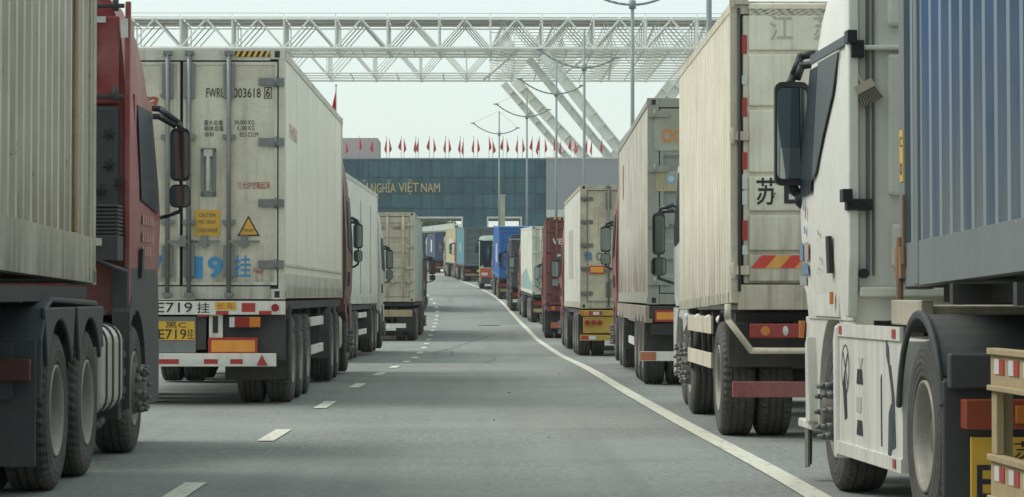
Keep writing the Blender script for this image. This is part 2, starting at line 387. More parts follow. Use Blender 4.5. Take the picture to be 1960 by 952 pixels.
    for s in (-1, 1):
        for zz in (hz or [zb+H*k for k in (.14, .38, .62, .86)]):
            b = MB(); b.box(min(s*(h-.30), s*(h-.001)), max(s*(h-.30), s*(h-.001)), y0-.03, y0-.013, zz-.045, zz+.045)
            for q in (.06, .11): 
                for e in (-.02, .02): b.cyl((s*(h-.18-q), y0-.03, zz+e), (s*(h-.18-q), y0-.038, zz+e), .009, 6)
            b.cyl((s*(h-.10), y0-.035, zz-.06), (s*(h-.10), y0-.035, zz+.06), .017, 8); b.build('hinge', hm, co_)
    return co_

# ------------------------------------------------------------------ cab
def loft(m, levels, yb=0., n=7, off=0.):
    """levels: (z, hw, yfront, r) rounded plan outlines stacked; flat at the rear"""
    rings = []
    for z, hw, yf, r in levels:
        P = [(-hw-off, yb)]
        for i in range(n+1):
            t = PI-PI/2*i/n; P.append((-hw+r+(r+off)*math.cos(t), yf-r+(r+off)*math.sin(t)))
        P += [(0, yf+.05+off)]
        for i in range(n+1):
            t = PI/2-PI/2*i/n; P.append((hw-r+(r+off)*math.cos(t), yf-r+(r+off)*math.sin(t)))
        P.append((hw+off, yb)); rings.append([(x, y, z) for x, y in P])
    k = len(rings[0]); vs = [p for r in rings for p in r]
    fs = [(j*k+i, j*k+i+1, (j+1)*k+i+1, (j+1)*k+i) for j in range(len(rings)-1) for i in range(k-1)]
    old = m.smooth; m.smooth = True; m.add(vs, fs); m.smooth = False
    fs2 = [(j*k, (j+1)*k, (j+1)*k+k-1, j*k+k-1) for j in range(len(rings)-1)]
    m.add(vs, fs2+[tuple(range(k))[::-1], tuple(range((len(rings)-1)*k, len(rings)*k))]); m.smooth = old
LV = [(1.12, 1.215, 2.16, .26), (1.5, 1.245, 2.22, .28), (1.95, 1.25, 2.22, .30), (2.2, 1.245, 2.14, .32), (2.95, 1.21, 1.84, .36), (3.12, 1.20, 1.74, .38), (3.4, 1.17, 1.46, .42), (3.62, 1.10, 1.1, .45), (3.74, .98, .7, .4)]
LVLOW = [(1.12, 1.215, 2.16, .26), (1.5, 1.245, 2.22, .28), (1.95, 1.25, 2.22, .30), (2.2, 1.245, 2.14, .32), (2.85, 1.20, 1.86, .36), (3.0, 1.12, 1.7, .4)]
def hwz(z, lv=LV):
    for a, b in zip(lv[:-1], lv[1:]):
        if a[0] <= z <= b[0]: t = (z-a[0])/(b[0]-a[0]); return a[1]+(b[1]-a[1])*t
    return lv[0][1] if z < lv[0][0] else lv[-1][1]
def side_poly(m, pts, s, y0, lo, hi, lv=LV):
    """thin panel laid along the cab's side; pts (y, z)"""
    n = len(pts); a = [(s*(hwz(z, lv)+lo), y0+y, z) for y, z in pts]; b = [(s*(hwz(z, lv)+hi), y0+y, z) for y, z in pts]
    m.add(a+b, [tuple(range(n)), tuple(range(n, 2*n))]+[(i, (i+1) % n, n+(i+1) % n, n+i) for i in range(n)])
def mirror(cab, s, y, zc=2.45, big=(.24, .52), small=(.22, .20), reach=.20, shell=None, glassm='mirror', one=False, hw=1.22, drop=0.):
    m = MB(); x = s*(hw+reach+big[0]/2)
    def hous(zc_, w_, h_):
        r = .05; P = []
        for cx_, cz_, a0 in ((w_/2-r, h_/2-r, 0), (-w_/2+r, h_/2-r, 90), (-w_/2+r, -h_/2+r, 180), (w_/2-r, -h_/2+r, 270)):
            for i in range(5): t = math.radians(a0+i*22.5); P.append((cx_+r*math.cos(t), cz_+r*math.sin(t)))
        n = len(P); vs = []
        for yy, k in ((-.02, 1.), (-.02, .9), (-.012, .88)): vs += [(x+px*k, y+yy, zc_+pz*k) for px, pz in P]
        for yy, k in ((.05, 1.), (.10, .75)): vs += [(x+px*k, y+yy, zc_+pz*k) for px, pz in P]
        m.m = 0
        def ring(a, b): return [(a*n+i, a*n+(i+1) % n, b*n+(i+1) % n, b*n+i) for i in range(n)]
        m.smooth = False; o = len(m.v); m.add(vs, ring(1, 0)+ring(2, 1)+ring(0, 3)+ring(3, 4)+[tuple(range(4*n, 5*n))])
        m.m = 1; m.add([vs[2*n+i] for i in range(n)], [tuple(range(n))[::-1]]); m.m = 0
    z2 = zc-big[1]/2-small[1]/2-.03
    hous(zc, *big)
    if one: pass
    else: hous(z2, *small)
    zt = zc+big[1]/2; zl = (z2-small[1]/2) if not one else zc-big[1]/2
    xo = s*hw
    m.tube([(xo-s*.10, y+.03, zt+.06+drop), (xo+s*.0, y+.05, zt+.10+drop*.6), (x-s*.02, y+.05, zt+.05), (x+s*.02, y+.04, zt-.04)], .028, 8)
    m.tube([(xo-s*.10, y-.05, zt-.02+drop), (xo+s*.0, y+.0, zt+.03+drop*.6), (x-s*.04, y+.03, zt+.02)], .026, 8)
    if one: m.tube([(xo-s*.08, y+.02, zl-.10), (x-s*.03, y+.05, zl-.04), (x, y+.05, zl+.03)], .036, 8); m.ball((xo-s*.02, y+.02, zl-.10), .07, 10)
    else: m.tube([(xo-s*.06, y+.05, zl-.10), (xo+s*.04, y+.05, zl-.08), (x, y+.05, zl-.03), (x, y+.04, zl+.04)], .018, 8)
    m.tube([(x, y+.05, zl), (x, y+.05, zt)], .015, 6)
    if one:
        m.m = 2; q = big[0]*.36; m.add([(x-q, y-.025, zl+.05), (x+q, y-.025, zl+.05), (x+q, y-.025, zl+.26), (x-q, y-.025, zl+.26)], [(0, 1, 2, 3)])
    m.build('mirror', [shell or M['black'], M[glassm], M['mirror_low']], cab)
def cab(root, y0, paintm, high=True, ya=.7, near=False, windowbig=True, mirrors=(-1, 1), mir=None, bump=None, win=None, lower=None, ztop=1.13, side_hw=1.235, bumpw=1.2):
    lv = LV if high else LVLOW
    m = MB(); loft(m, [(a, b, c_+y0, r) for a, b, c_, r in lv], y0)
    for s in (-1, 1):
        arc = [(ya+.62*math.cos(t), .54+.62*math.sin(t)) for t in [math.radians(150-i*15) for i in range(11)]]
        P = [(0, ztop), (0, 1.0), (.08, .95)]+[p for p in arc if p[0] > .1]+[(ya+.63, .36), (2.10, .36), (2.14, .8), (2.12, 1.13), (2.08, ztop)]
        P = [(y0+a, b) for a, b in P]; wa = MB()
        wa.prism(P, s*(side_hw-.115), s*side_hw); wa.build('wheel_arch', lower or paintm, root, .006 if near else 0)
    m.box(-1.13, 1.13, y0+1.95, y0+2.2, .36, 1.125)
    body = m.build('cab', paintm, root, .006 if near else 0)
    dk = MB(); z_ = .36; dk.prism([(y0+2.20, .34), (y0+2.34, .36), (y0+2.36, .8), (y0+2.28, 1.02), (y0+2.18, 1.02)], -bumpw, bumpw); dk.build('front_bumper', bump or paintm, root, .03)
    f = MB()   # windscreen
    rings = [(z, hw, yf, r) for z, hw, yf, r in lv if 1.9 < z < 3.0]
    loft(f, [(rings[0][0]+.1, rings[0][1]-.02, y0+rings[0][2]-.02, rings[0][3]), (rings[-1][0]-.05, rings[-1][1]-.02, y0+rings[-1][2]+.01, rings[-1][3])], y0+1.6, off=.0)
    f.build('windscreen', M['glass'], body)
    zt = 2.92 if high else 2.8
    for s in (-1, 1):
        d = MB(); side_poly(d, [(.52, 1.14), (1.55, 1.14), (1.95, 1.35), (2.0, 1.95), (1.9, 2.2), (1.66, zt), (.52, zt)], s, y0, .001, .012, lv); dr = d.build('door', paintm, body)
        for nm_, pts_, mt_ in (win or []):
            g = MB(); side_poly(g, pts_, s, y0, .012, .02, lv); g.build(nm_, mt_, body)
        if not win: g = MB(); side_poly(g, [(.66, 2.06), (1.83, 1.98), (1.86, 2.2), (1.58, zt-.08), (.66, zt-.08)], s, y0, .010, .017, lv); g.build('window', M['side_glass'], body)
        h = MB(); side_poly(h, [(.60, 1.42), (.72, 1.42), (.72, 1.66), (.60, 1.66)], s, y0, .012, .035, lv); h.build('door_handle', M['black'], body)
        if s in mirrors:
            kw = dict(zc=2.5 if high else 2.35); kw.update(mir or {}); mirror(body, s, y0+1.98, **kw)
    return body
def tractor(root, yc, axs, ya, paintm, W=2.5, high=True, near=False, inner=True, fender=True, mirrors=(-1, 1), mir=None, hubmat=None, tank=True, bump=None, sides=(-1, 1), win=None, **kw):
    """yc rear of cab, axs drive axle positions, ya steer axle position"""
    ch = MB()
    for s in (-1, 1): ch.box(s*.42-.04, s*.42+.04, axs[0]-.7, yc+2.1, .72, .98)
    for yy in axs: ch.cyl((-.9, yy, R_), (.9, yy, R_), .09, 10); ch.ball((0, yy, R_), .22, 10)
    ch.cyl((-.9, ya, .48), (.9, ya, .48), .06, 8)
    ch.box(-.5, .5, axs[-1]-.5 if len(axs) > 1 else axs[0]-.45, axs[-1]+.3, .98, 1.13)
    ch.box(-.45, .45, yc+.2, yc+1.9, .45, 1.1); ch.box(-.45, .45, axs[0]-.75, axs[0]-.7, .6, .98)
    ch.box(-1.0, 1.0, yc-.45, yc-.05, .75, 1.0)
    ch.build('tractor_frame', M['chassis'], root)
    for yy in axs: axle(root, yy, W, True, 'rear', near, inner, sides=sides)
    axle(root, ya, W-.06, False, 'front', near, hubmat=hubmat, sides=sides)
    if fender:
        for s in sides:
            f = MB()
            for yy in axs:
                f.arc(yy, R_, .60, .62, 15, 165, min(s*W/2, s*(W/2-.62)), max(s*W/2, s*(W/2-.62)), 12)
            f.box(min(s*W/2, s*(W/2-.62)), max(s*W/2, s*(W/2-.62)), axs[0]-.66, axs[0]-.64, .35, .75)
            f.build('mudguard', M['plastic'], root)
    if tank:
        for s in sides:
            t = MB(); yb, yf = axs[-1]+.72, ya-.62-.1
            if yf-yb > .3:
                t.box(min(s*.62, s*1.18), max(s*.62, s*1.18), yb, yf, .38, .95); t.build('fuel_tank', M['alu'], root, .09)
    c = cab(root, yc, paintm, high, ya-yc, near, mirrors=mirrors, mir=mir, bump=bump, win=win, **kw)
    return c
# ------------------------------------------------------------------ semi-trailer underside
def trailer(root, L, zb, axs, W=2.5, near=False, inner=True, legs=True, board=None, guard=None, framecol=None, rx_=1.17, sides=(-1, 1)):
    fm = framecol or M['chassis']; m = MB()
    for s in (-1, 1):
        m.box(s*.48-.07, s*.48+.07, .12, L-.3, zb-.055, zb-.02); m.box(s*.48-.07, s*.48+.07, .12, L-3.2, zb-.36, zb-.33); m.box(s*.48-.012, s*.48+.012, .12, L-3.2, zb-.33, zb-.055)
        m.box(s*.48-.012, s*.48+.012, L-3.2, L-.3, zb-.16, zb-.055)
        m.box(s*rx_-.03, s*rx_+.03, .3, L-.3, zb-.12, zb-.02)
    k = 0.15
    while k < L-.2: m.box(-1.18, 1.18, k, k+.08, zb-.13, zb-.02); k += 1.5
    for yy in axs:
        m.cyl((-1.0, yy, .5), (1.0, yy, .5), .075, 10)
        for s in (-1, 1): m.box(s*.5-.05, s*.5+.05, yy-.5, yy+.5, .58, .66); m.box(s*.5-.05, s*.5+.05, yy-.62, yy-.5, .55, zb-.34); m.cyl((s*.5, yy, .66), (s*.5, yy, zb-.34), .04, 8)
    m.build('trailer_frame', fm, root)
    for i, yy in enumerate(axs): axle(root, yy, W, True, 'rear', near, inner and i == 0, sides=sides)
    if legs:
        for s in sides:
            l = MB(); yy = L-4.0 if L > 9 else L-2.6; l.box(s*.75-.07, s*.75+.07, yy-.07, yy+.07, .45, zb-.05); l.box(s*.75-.05, s*.75+.05, yy-.05, yy+.05, .30, .46); l.box(s*.75-.15, s*.75+.15, yy-.15, yy+.15, .26, .31); l.build('landing_leg', M['chassis'], root)
    if guard:
        y0, y1, mt = guard
        for s in sides:
            for zz in (.48, .86):
                g = MB(); g.box(s*1.2-.02, s*1.2+.02, y0, y1, zz, zz+.12); g.build('side_guard', mt, root, .004)
            g = MB()
            for yy in (y0+.1, y1-.16): g.box(s*1.16-.02, s*1.16+.02, yy, yy+.06, .48, zb-.1)
            g.build('guard_bracket', M['chassis'], root)
def flaps(root, y, z0, z1, W=2.5, w_=.62, mat=None):
    for s in (-1, 1):
        f = MB(); f.box(min(s*(W/2), s*(W/2-w_)), max(s*(W/2), s*(W/2-w_)), y, y+.02, z0, z1); f.build('mudflap', mat or M['flap'], root)
class Px:
    """photograph measurements on a truck's rear plane turned into that truck's own metres"""
    def __init__(s, d, xc, zg=0): s.d = d; s.xc = xc; s.zg = zg
    def x(s, p): return (p-VX)*s.d/F-s.xc
    def z(s, p): return EYE-(p-VY)*s.d/F-s.zg
    def b(s, x0, x1, y0, y1): return (s.x(x0), s.x(x1), s.z(y1), s.z(y0))
def plate(root, name, b, y, mat, t=.012, parent=None, bevel=0):
    m = MB(); m.box(b[0], b[1], y-t, y, b[2], b[3]); return m.build(name, mat, parent or root, bevel)
def place(d, xl=None, xr=None, W=2.44, rz=0, pitch=True, ofs=0):
    """ground position for a lorry whose rear is at distance d with its left (xl) or right (xr) side there"""
    xc = xl+W/2 if xl is not None else xr-W/2
    sl_ = (gz(d+12)-gz(d))/12 if pitch else 0
    return xc, gz(d), math.atan(sl_)
# ------------------------------------------------------------------ ground, road and markings
def asphalt():
    m, nt, bs = newmat('asphalt'); tc = N(nt, 'ShaderNodeTexCoord'); v = tc.outputs['Object']
    g = noise(nt, v, 14, 3, .75); g2 = noise(nt, v, 3.2, 4, .7); big = noise(nt, v, .35, 5, .6); lane = noise(nt, v, 1, 4, .6, (1.1, .035, 1)); tr = noise(nt, v, 1, 5, .65, (.16, .3, 1))
    fg = noise(nt, v, 1, 3, .8, (26, 2.6, 1))
    c = mixc(nt, ramp(nt, g, .33, .67), (.15, .158, .145), (.27, .283, .26))
    c = mixc(nt, ramp(nt, fg, .52, .70, 0, .55), c, (.34, .355, .325)); c = mixc(nt, ramp(nt, fg, .46, .30, 0, .65), c, (.10, .107, .10))
    c = mixc(nt, ramp(nt, g2, .38, .68, 0, .55), c, (.185, .195, .18)); c = mixc(nt, ramp(nt, big, .4, .62, 0, .55), c, (.27, .285, .26))
    c = mixc(nt, ramp(nt, lane, .5, .68, 0, .5), c, (.15, .157, .147)); c = mixc(nt, ramp(nt, tr, .56, .7, 0, .5), c, (.14, .147, .137))
    sp = N(nt, 'ShaderNodeTexVoronoi'); sp.inputs['Scale'].default_value = 1.3; nt.links.new(v, sp.inputs['Vector'])
    c = mixc(nt, ramp(nt, sp.outputs['Distance'], .05, .02, 0, .25), c, (.055, .055, .05))
    oil = noise(nt, v, .9, 6, .75); c = mixc(nt, ramp(nt, oil, .66, .72, 0, .5), c, (.09, .09, .083))
    c = mixc(nt, ramp(nt, sp.outputs['Color'], .93, 1., 0, .0), c, (.1, .1, .1))
    nt.links.new(c, bs.inputs['Base Color']); bs.inputs['Roughness'].default_value = .82; bs.inputs['Specular IOR Level'].default_value = .25
    bp = N(nt, 'ShaderNodeBump'); bp.inputs['Strength'].default_value = .5; bp.inputs['Distance'].default_value = .012; nt.links.new(g, bp.inputs['Height']); nt.links.new(bp.outputs[0], bs.inputs['Normal']); return m
def paintline():
    m, nt, bs = newmat('worn_road_paint'); tc = N(nt, 'ShaderNodeTexCoord'); v = tc.outputs['Object']
    a = noise(nt, v, 7, 8, .8); b = noise(nt, v, 1, 6, .7, (12, 1.2, 1)); big = noise(nt, v, .5, 3)
    c = mixc(nt, ramp(nt, a, .52, .66, 0, .85), (.62, .60, .49), (.20, .205, .185)); c = mixc(nt, mul(nt, ramp(nt, b, .5, .7, 0, .7), ramp(nt, big, .4, .6)), c, (.2, .2, .19))
    nt.links.new(c, bs.inputs['Base Color']); bs.inputs['Roughness'].default_value = .7; return m
ASPH = asphalt(); LINE = paintline()
CONC = paint((.24, .235, .205), .85, .5, (.14, .13, .10), .0, bump=0)
def ribbon(name, fx0, fx1, y0, y1, off, mat, step=1.0, nx=1, kind='structure'):
    m = MB(); ys = []; y = y0
    while y < y1: ys.append(y); y += step
    ys.append(y1); vs = []
    for y in ys:
        for i in range(nx+1): vs.append((fx0(y)+(fx1(y)-fx0(y))*i/nx, y, gz(y)+off))
    k = nx+1
    m.smooth = True; m.add(vs, [(j*k+i, j*k+i+1, (j+1)*k+i+1, (j+1)*k+i) for j in range(len(ys)-1) for i in range(nx)])
    o = m.build(name, mat); 
    if kind: o['kind'] = kind
    return o
ribbon('ground', lambda y: -320, lambda y: 320, -80, 900, -.012, CONC, 4, 8)
ribbon('road', lambda y: dx(y)-9, lambda y: lx(y)+8, -60, 232, 0, ASPH, 1)
ribbon('far_pavement', lambda y: dx(y)-9, lambda y: lx(y)+8, 232, 372, 0, paint((.27, .245, .21), .85, .5, (.15, .13, .10), .0, bump=0, seed=2), 2)
PATCH = paint((.20, .21, .20), .85, .4, (.13, .14, .13), 0, bump=0, seed=4)
ribbon('pavement_joint', lambda y: dx(y)-3, lambda y: lx(y), 160, 163.5, .004, PATCH, 1)
ribbon('pavement_patch', lambda y: dx(y)+2, lambda y: lx(y)-2.2, 186, 190, .004, PATCH, 1)
ribbon('edge_line', lambda y: lx(y)-.085, lambda y: lx(y)+.085, -50, 300, .008, LINE, .5)
y = 4.5
k = 0
for c_ in [-2.4, 4.4, 11.0, 17.6, 24.9, 31.7, 38.6, 45.0, 50.6, 56.6, 62.6, 69.2, 76, 82.5, 89, 95.5, 102, 108.5, 115, 121.5, 128, 134.5, 141, 147.5, 154, 162, 170, 178, 186, 194]:
    o = ribbon('lane_dash', lambda y: dx(y)-.075, lambda y: dx(y)+.075, c_-1.0, c_+1.0, .008, LINE, 1)
# tar sealed cracks
TAR = plain((.035, .037, .036), .8, name='tar')
def crack(pts, w_):
    m = MB(); vs = []
    P = []
    for a, b in zip(pts[:-1], pts[1:]):
        n = max(2, int(abs(b[1]-a[1])/1.5)+3)
        for i in range(n): t = i/n; P.append((a[0]+(b[0]-a[0])*t+random.uniform(-.05, .05), a[1]+(b[1]-a[1])*t+random.uniform(-.1, .1)))
    for x, y in P: ww = w_*random.uniform(.5, 1.2); vs += [(x-ww, y-ww, gz(y)+.004), (x+ww, y+ww, gz(y)+.004)]
    m.add(vs, [(2*i, 2*i+1, 2*i+3, 2*i+2) for i in range(len(P)-1)]); m.build('tar_seam', TAR)['kind'] = 'structure'
crack([(-1.15, 68), (-.85, 73), (-.5, 80), (-.15, 88), (.6, 97), (1.2, 99)], .02)
crack([(-.6, 64), (-.7, 70), (-.95, 75)], .015)
crack([(-2.6, 41.2), (-1.6, 40.6), (-.8, 41.1), (.3, 40.4)], .012)
crack([(-1.9, 37.5), (-1.0, 38.2), (.2, 37.6), (1.3, 38.4)], .015)
crack([(.35, 52), (.1, 56), (.4, 61), (.2, 66)], .008)
for i in range(18):                                                     # grit and scraps lying on the asphalt
    yy = random.uniform(19, 70); xx = random.uniform(-2.4, 3.0); g = MB(); q = random.uniform(.006, .012)
    g.ball((0, 0, q*.5), q, 6, random.uniform(.8, 1.8), 1, .6); o = g.build('pebble', TAR if i % 3 else M['steel']); o.location = (xx, yy, gz(yy)+.003); tag(o, 'small stone lying loose on the open asphalt lane', 'pebble', 'loose stones on the asphalt')
mc = MB(); mc.lathe([(.0, .0), (.0, .33), (.02, .35), (.03, .42)], 0, 0, 24)
mo = MB(); mo.cyl((0, 0, 0), (0, 0, .02), .36, 24); mo.m = 1; mo.cyl((0, 0, 0), (0, 0, .012), .46, 24)
o = mo.build('manhole_cover', [plain((.05, .05, .05), .6, .3, name='cast_iron'), PATCH]); o.location = (.45, 111, gz(111)+.002); tag(o, 'round dark manhole cover set in the asphalt of the open lane', 'manhole')

# ================================================================== LEFT NEAR: red tractor with beige corrugated container
RED = paint((.25, .032, .032), .40, .7, (.33, .17, .15), .55, low=(1.3, 2.3, .35), seed=1, spec=.5)
def lorry(name, label, group='lorries queueing', d=0, xc=0, rz=0, rx=0, zg=None):
    r = empty(name, (xc, d, gz(d) if zg is None else zg), rz, rx); tag(r, label, 'truck', group); return r
GL, GR = 'container lorries queueing in the left row', 'container lorries queueing in the right row'
r = lorry('container_lorry', 'red tractor with dirty beige corrugated container and silver fuel tank, closest in the left row', GL, 7.8, -4.02)
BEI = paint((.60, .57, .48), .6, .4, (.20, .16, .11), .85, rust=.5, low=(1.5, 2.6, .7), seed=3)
BEIF = paint((.46, .44, .37), .6, .6, (.20, .18, .14), .25, rust=.55, low=(1.4, 1.8, .6), seed=4)
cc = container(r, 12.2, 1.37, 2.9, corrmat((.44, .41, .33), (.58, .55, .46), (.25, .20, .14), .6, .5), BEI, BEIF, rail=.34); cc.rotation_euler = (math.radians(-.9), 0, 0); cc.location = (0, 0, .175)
RUSTY = paint((.30, .20, .12), .65, .5, (.14, .09, .05), .8, rust=.8, seed=9)
b = MB(); b.box(1.2, 1.226, 11.12, 11.24, 1.72, 4.15); b.build('side_post', RUSTY, cc, .005); b = MB(); b.box(1.2, 1.229, 11.86, 11.93, 1.40, 4.15); b.build('side_post', BEIF, cc, .005)
trailer(r, 12.2, 1.36, [1.2, 2.5, 3.8], near=False)
red = tractor(r, 13.9, [10.2, 11.6], 14.5, RED, near=True, fender=False, tank=False, mir=dict(zc=2.50, big=(.17, .46), small=(.18, .20), reach=.10, shell=M['black'], hw=1.25, drop=.12), bump=RED, bumpw=1.215, lower=M['plastic'], ztop=1.5, side_hw=1.236)
red.location = (-.01, .10, 0)
P1 = Px(21.7, -4.02)
for s in (1, -1):
    f = MB(); t = .03
    PP = [(9.42, .62), (9.47, 1.0), (9.62, 1.2), (9.9, 1.27), (11.95, 1.24), (12.2, 1.12), (12.3, .9), (12.27, .9), (12.16, 1.09), (11.93, 1.2), (9.92, 1.235), (9.65, 1.17), (9.505, 1.0), (9.46, .62)]
    f.prism(PP, min(s*1.27, s*.62), max(s*1.27, s*.62))
    for a in (10.2, 11.6):                                              # arched side valance
        Q = [(a-.66, 1.2)]+[(a+.60*math.cos(math.radians(q)), R_+.60*math.sin(math.radians(q))) for q in range(150, 29, -12)]+[(a+.66, 1.2)]
        f.prism(Q, min(s*1.275, s*1.245), max(s*1.275, s*1.245))
    f.build('mudguard', M['plastic'], r, .012)
    g = MB(); g.box(min(s*1.24, s*.55), max(s*1.24, s*.55), 9.40, 9.425, .20, 1.0); g.box(min(s*1.1, s*.8), max(s*1.1, s*.8), 9.36, 9.40, .62, .98)
    g.build('mudflap', M['plastic'], r, .008)
    g = MB(); g.box(min(s*1.22, s*.72), max(s*1.22, s*.72), 9.30, 9.36, .74, .88); g.build('tail_light', plain((.10, .035, .03), .4, name='dirty_lens'), r, .01)
tk = MB(); P = []
for cx_, cz_, a0 in ((1.10, .92, 0), (.74, .92, 90), (.74, .52, 180), (1.10, .52, 270)):
    for i in range(6): q = math.radians(a0+i*18); P.append((cx_+.14*math.cos(q), cz_+.14*math.sin(q)))
tk.prism(P, 12.42, 13.6, 'y'); o = tk.build('fuel_tank', M['alu'], r, .03)
for yy in (12.62, 12.98, 13.35):
    st = MB(); st.prism([((x-.92)*1.03+.92, (z-.72)*1.03+.72) for x, z in P], yy, yy+.06, 'y'); st.build('tank_strap', M['chassis'], o)
st = MB(); st.cyl((1.0, 13.0, .96), (1.0, 13.0, 1.15), .06, 12); st.tube([(.8, 12.4, 1.1), (.95, 12.7, 1.16), (1.1, 13.5, 1.14)], .022); st.build('tank_cap', M['chassis'], o); st = MB(); st.tube([(1.15, 12.35, .36), (1.18, 12.6, .30), (1.16, 13.0, .33)], .03); st.build('drain_pipe', M['chassis'], o)
bx = MB(); bx.box(1.08, 1.22, 13.62, 13.9, .45, .95); bx.box(1.0, 1.2, 13.66, 13.86, .3, .45)
for i in range(3): bx.box(1.20, 1.235, 13.62, 13.86, .5+i*.14, .56+i*.14)
bx.build('valve_box', M['chassis'], r, .01)
sp = MB(); sp.box(1.12, 1.262, 13.86, 13.89, .38, 1.15); sp.prism([(13.86, 1.15), (13.89, 1.15), (14.1, 1.26), (14.06, 1.27)], 1.12, 1.262); sp.build('splash_panel', M['plastic'], r, .006); sp = MB(); sp.box(-1.262, -1.12, 13.86, 13.89, .38, 1.15); sp.build('splash_panel', M['plastic'], r, .006)
# rear of the cab
b = MB(); yb = 13.9
b.box(-1.17, 1.17, yb-.05, yb, 2.80, 3.5); b.box(-1.05, -.1, yb-.075, yb-.05, 3.3, 3.45); b.box(.0, 1.0, yb-.075, yb-.05, 3.22, 3.45); b.box(.0, 1.0, yb-.075, yb-.05, 2.95, 3.12)
b.build('rear_panel', RED, red, .02)
b = MB(); b.box(-1.15, 1.17, yb-.09, yb-.001, 1.55, 2.78)
b.build('insulation_panel', M['plastic'], red, .03)
for (px, py) in ((212, 258), (212, 317), (196, 367), (232, 352)):
    b = MB(); X_ = P1.x(px); Z_ = P1.z(py); b.cyl((X_, yb-.115, Z_), (X_, yb-.085, Z_), .02, 10)
    for q in range(6): t_ = q*1.05+.3; b.beam((X_, yb-.092, Z_), (X_+.055*math.cos(t_), yb-.092, Z_+.055*math.sin(t_)), .012, .006)
    b.build('panel_clip', M['black'], red)
for z_ in (P1.z(12), P1.z(186)):
    b = MB(); b.cyl((-1.1, yb-.12, z_), (1.22, yb-.12, z_), .018, 8); b.cyl((1.15, yb-.12, z_-.04), (1.15, yb-.12, z_+.08), .025, 8); b.build('brace_bar', M['chassis'], red)
for q in ((178, 204, 31, 43), (233, 247, 35, 72)): plate(red, 'sticker', P1.b(*q), yb-.076, M['white_refl'], .003)
for s in (-1, 1):
    b = MB(); b.prism([(yb-.06, 2.0), (yb-.06, 3.3), (yb-.03, 3.62), (yb+.02, 3.62), (yb+.02, 1.15), (yb-.06, 1.15)], min(s*1.215, s*1.258), max(s*1.215, s*1.258)); b.build('side_deflector', RED, red, .008)
bl = MB(); X0, X1 = P1.x(174), P1.x(240)
for i in range(8): bl.box(X0, X1, yb-.42, yb-.12, P1.z(450)+i*.03, P1.z(450)+i*.03+.019)
bl.box(X0+.02, X1-.02, yb-.40, yb-.14, P1.z(455), P1.z(400)); bl.box(X0-.02, X1, yb-.45, yb-.1, P1.z(500), P1.z(453)); bl.build('air_intake', M['plastic'], red, .006)
plate(red, 'sticker', P1.b(186, 210, 458, 472), yb-.451, M['white_refl'], .003)
b = MB(); b.tube([(P1.x(170), 12.9, P1.z(480)), (P1.x(205), 13.2, P1.z(500)), (P1.x(245), yb-.1, P1.z(520))], .018); b.tube([(.2, 12.2, 1.3), (.5, 12.8, 1.55), (.3, 13.6, 1.9)], .025); b.build('air_hose', M['black'], r)
# small door marks on the red cab
for i, (zc_, n_) in enumerate(((1.86, 5), (1.72, 5), (1.6, 4))):
    for k in range(n_): b = MB(); side_poly(b, [(.75+k*.16, zc_), (.85+k*.16, zc_), (.85+k*.16, zc_+.08), (.75+k*.16, zc_+.08)], 1, 13.9, .013, .015); b.build('faded_letter', plain((.45, .22, .2), .6, name='faded_letters'), red)

# ================================================================== LEFT SECOND: white reefer
WR = paint((.78, .77, .69), .45, .2, (.50, .46, .38), .08, low=(1.3, 1.9, .3), seed=11)
WRF = paint((.60, .60, .54), .5, .45, (.26, .23, .17), .45, rust=.15, low=(1.2, 1.6, .5), seed=12)
WD = paint((.60, .58, .48), .5, .6, (.30, .26, .19), .65, rust=.14, low=(1.3, 1.9, .55), seed=13)
xc2 = -3.47; d2 = 31.7; L2 = 12.4
r = lorry('refrigerated_lorry', 'white refrigerated container lorry with code FWRU 003618 6 and blue sprayed 19 on its doors', GL, d2, xc2, math.radians(-.25))
p = Px(d2, xc2)
bxs = tuple(p.x(q) for q in (245, 322, 363, 439)); hz = [p.z(q) for q in (158, 273, 390, 507)]
cc = container(r, L2, p.z(574), p.z(95)-p.z(574), WR, WD, WRF, 'reefer', hz=hz, bx=bxs, seam=p.x(348), pw=.07, barw=.026, rail=.17, hinge_mat=M['galv'])
# side panel base flutes
b = MB()
for i in range(70): b.box(1.216, 1.226, .3+i*.17, .36+i*.17, p.z(574)+.03, p.z(574)+.15)
b.box(1.206, 1.222, .17, L2-.17, p.z(574)+.17, p.z(574)+.30); b.box(1.206, 1.225, .17, L2-.17, p.z(574)+.39, p.z(574)+.42)
for i in range(1, 6): b.box(1.206, 1.2095, i*2.1-.012, i*2.1+.012, p.z(574)+.42, p.z(95)-.12)
b.build('side_trim', WRF, cc)
for s_, q, mt, bo in (('FWRU', (395, 431, 170, 188), 'ink', .004), ('003618', (447, 499, 170, 188), 'ink', .004), ('6', (509, 517, 170, 187), 'ink', .004),
      ('最大总重', (391, 427, 231, 241), 'ink2', 0), ('34,000 KG', (449, 487, 231, 241), 'ink2', 0), ('箱体自重', (391, 428, 242, 252), 'ink2', 0), ('4,200 KG', (454, 487, 242, 252), 'ink2', 0), ('容积', (392, 410, 254, 263), 'ink2', 0), ('83.5 CU.M', (459, 494, 254, 263), 'ink2', 0),
      ('只允许空箱起吊', (455, 517, 349, 363), 'redink', 0), ('1', (371, 389, 492, 534), 'blueink', .03), ('9', (398, 427, 492, 534), 'blueink', .03), ('挂', (449, 481, 490, 532), 'blueink', .01), ('7', (292, 313, 490, 533), 'blueink', .03), ('E', (262, 284, 490, 533), 'blueink', .03), ('®', (307, 316, 179, 188), 'redink', 0)):
    text(s_, 'lettering', M[mt], cc, p.b(*q), 'rear', -.005, bold=bo)
text('va', 'logo_lettering', M['redink'], cc, p.b(258, 304, 186, 210), 'rear', -.005, bold=.02, shear=.3)
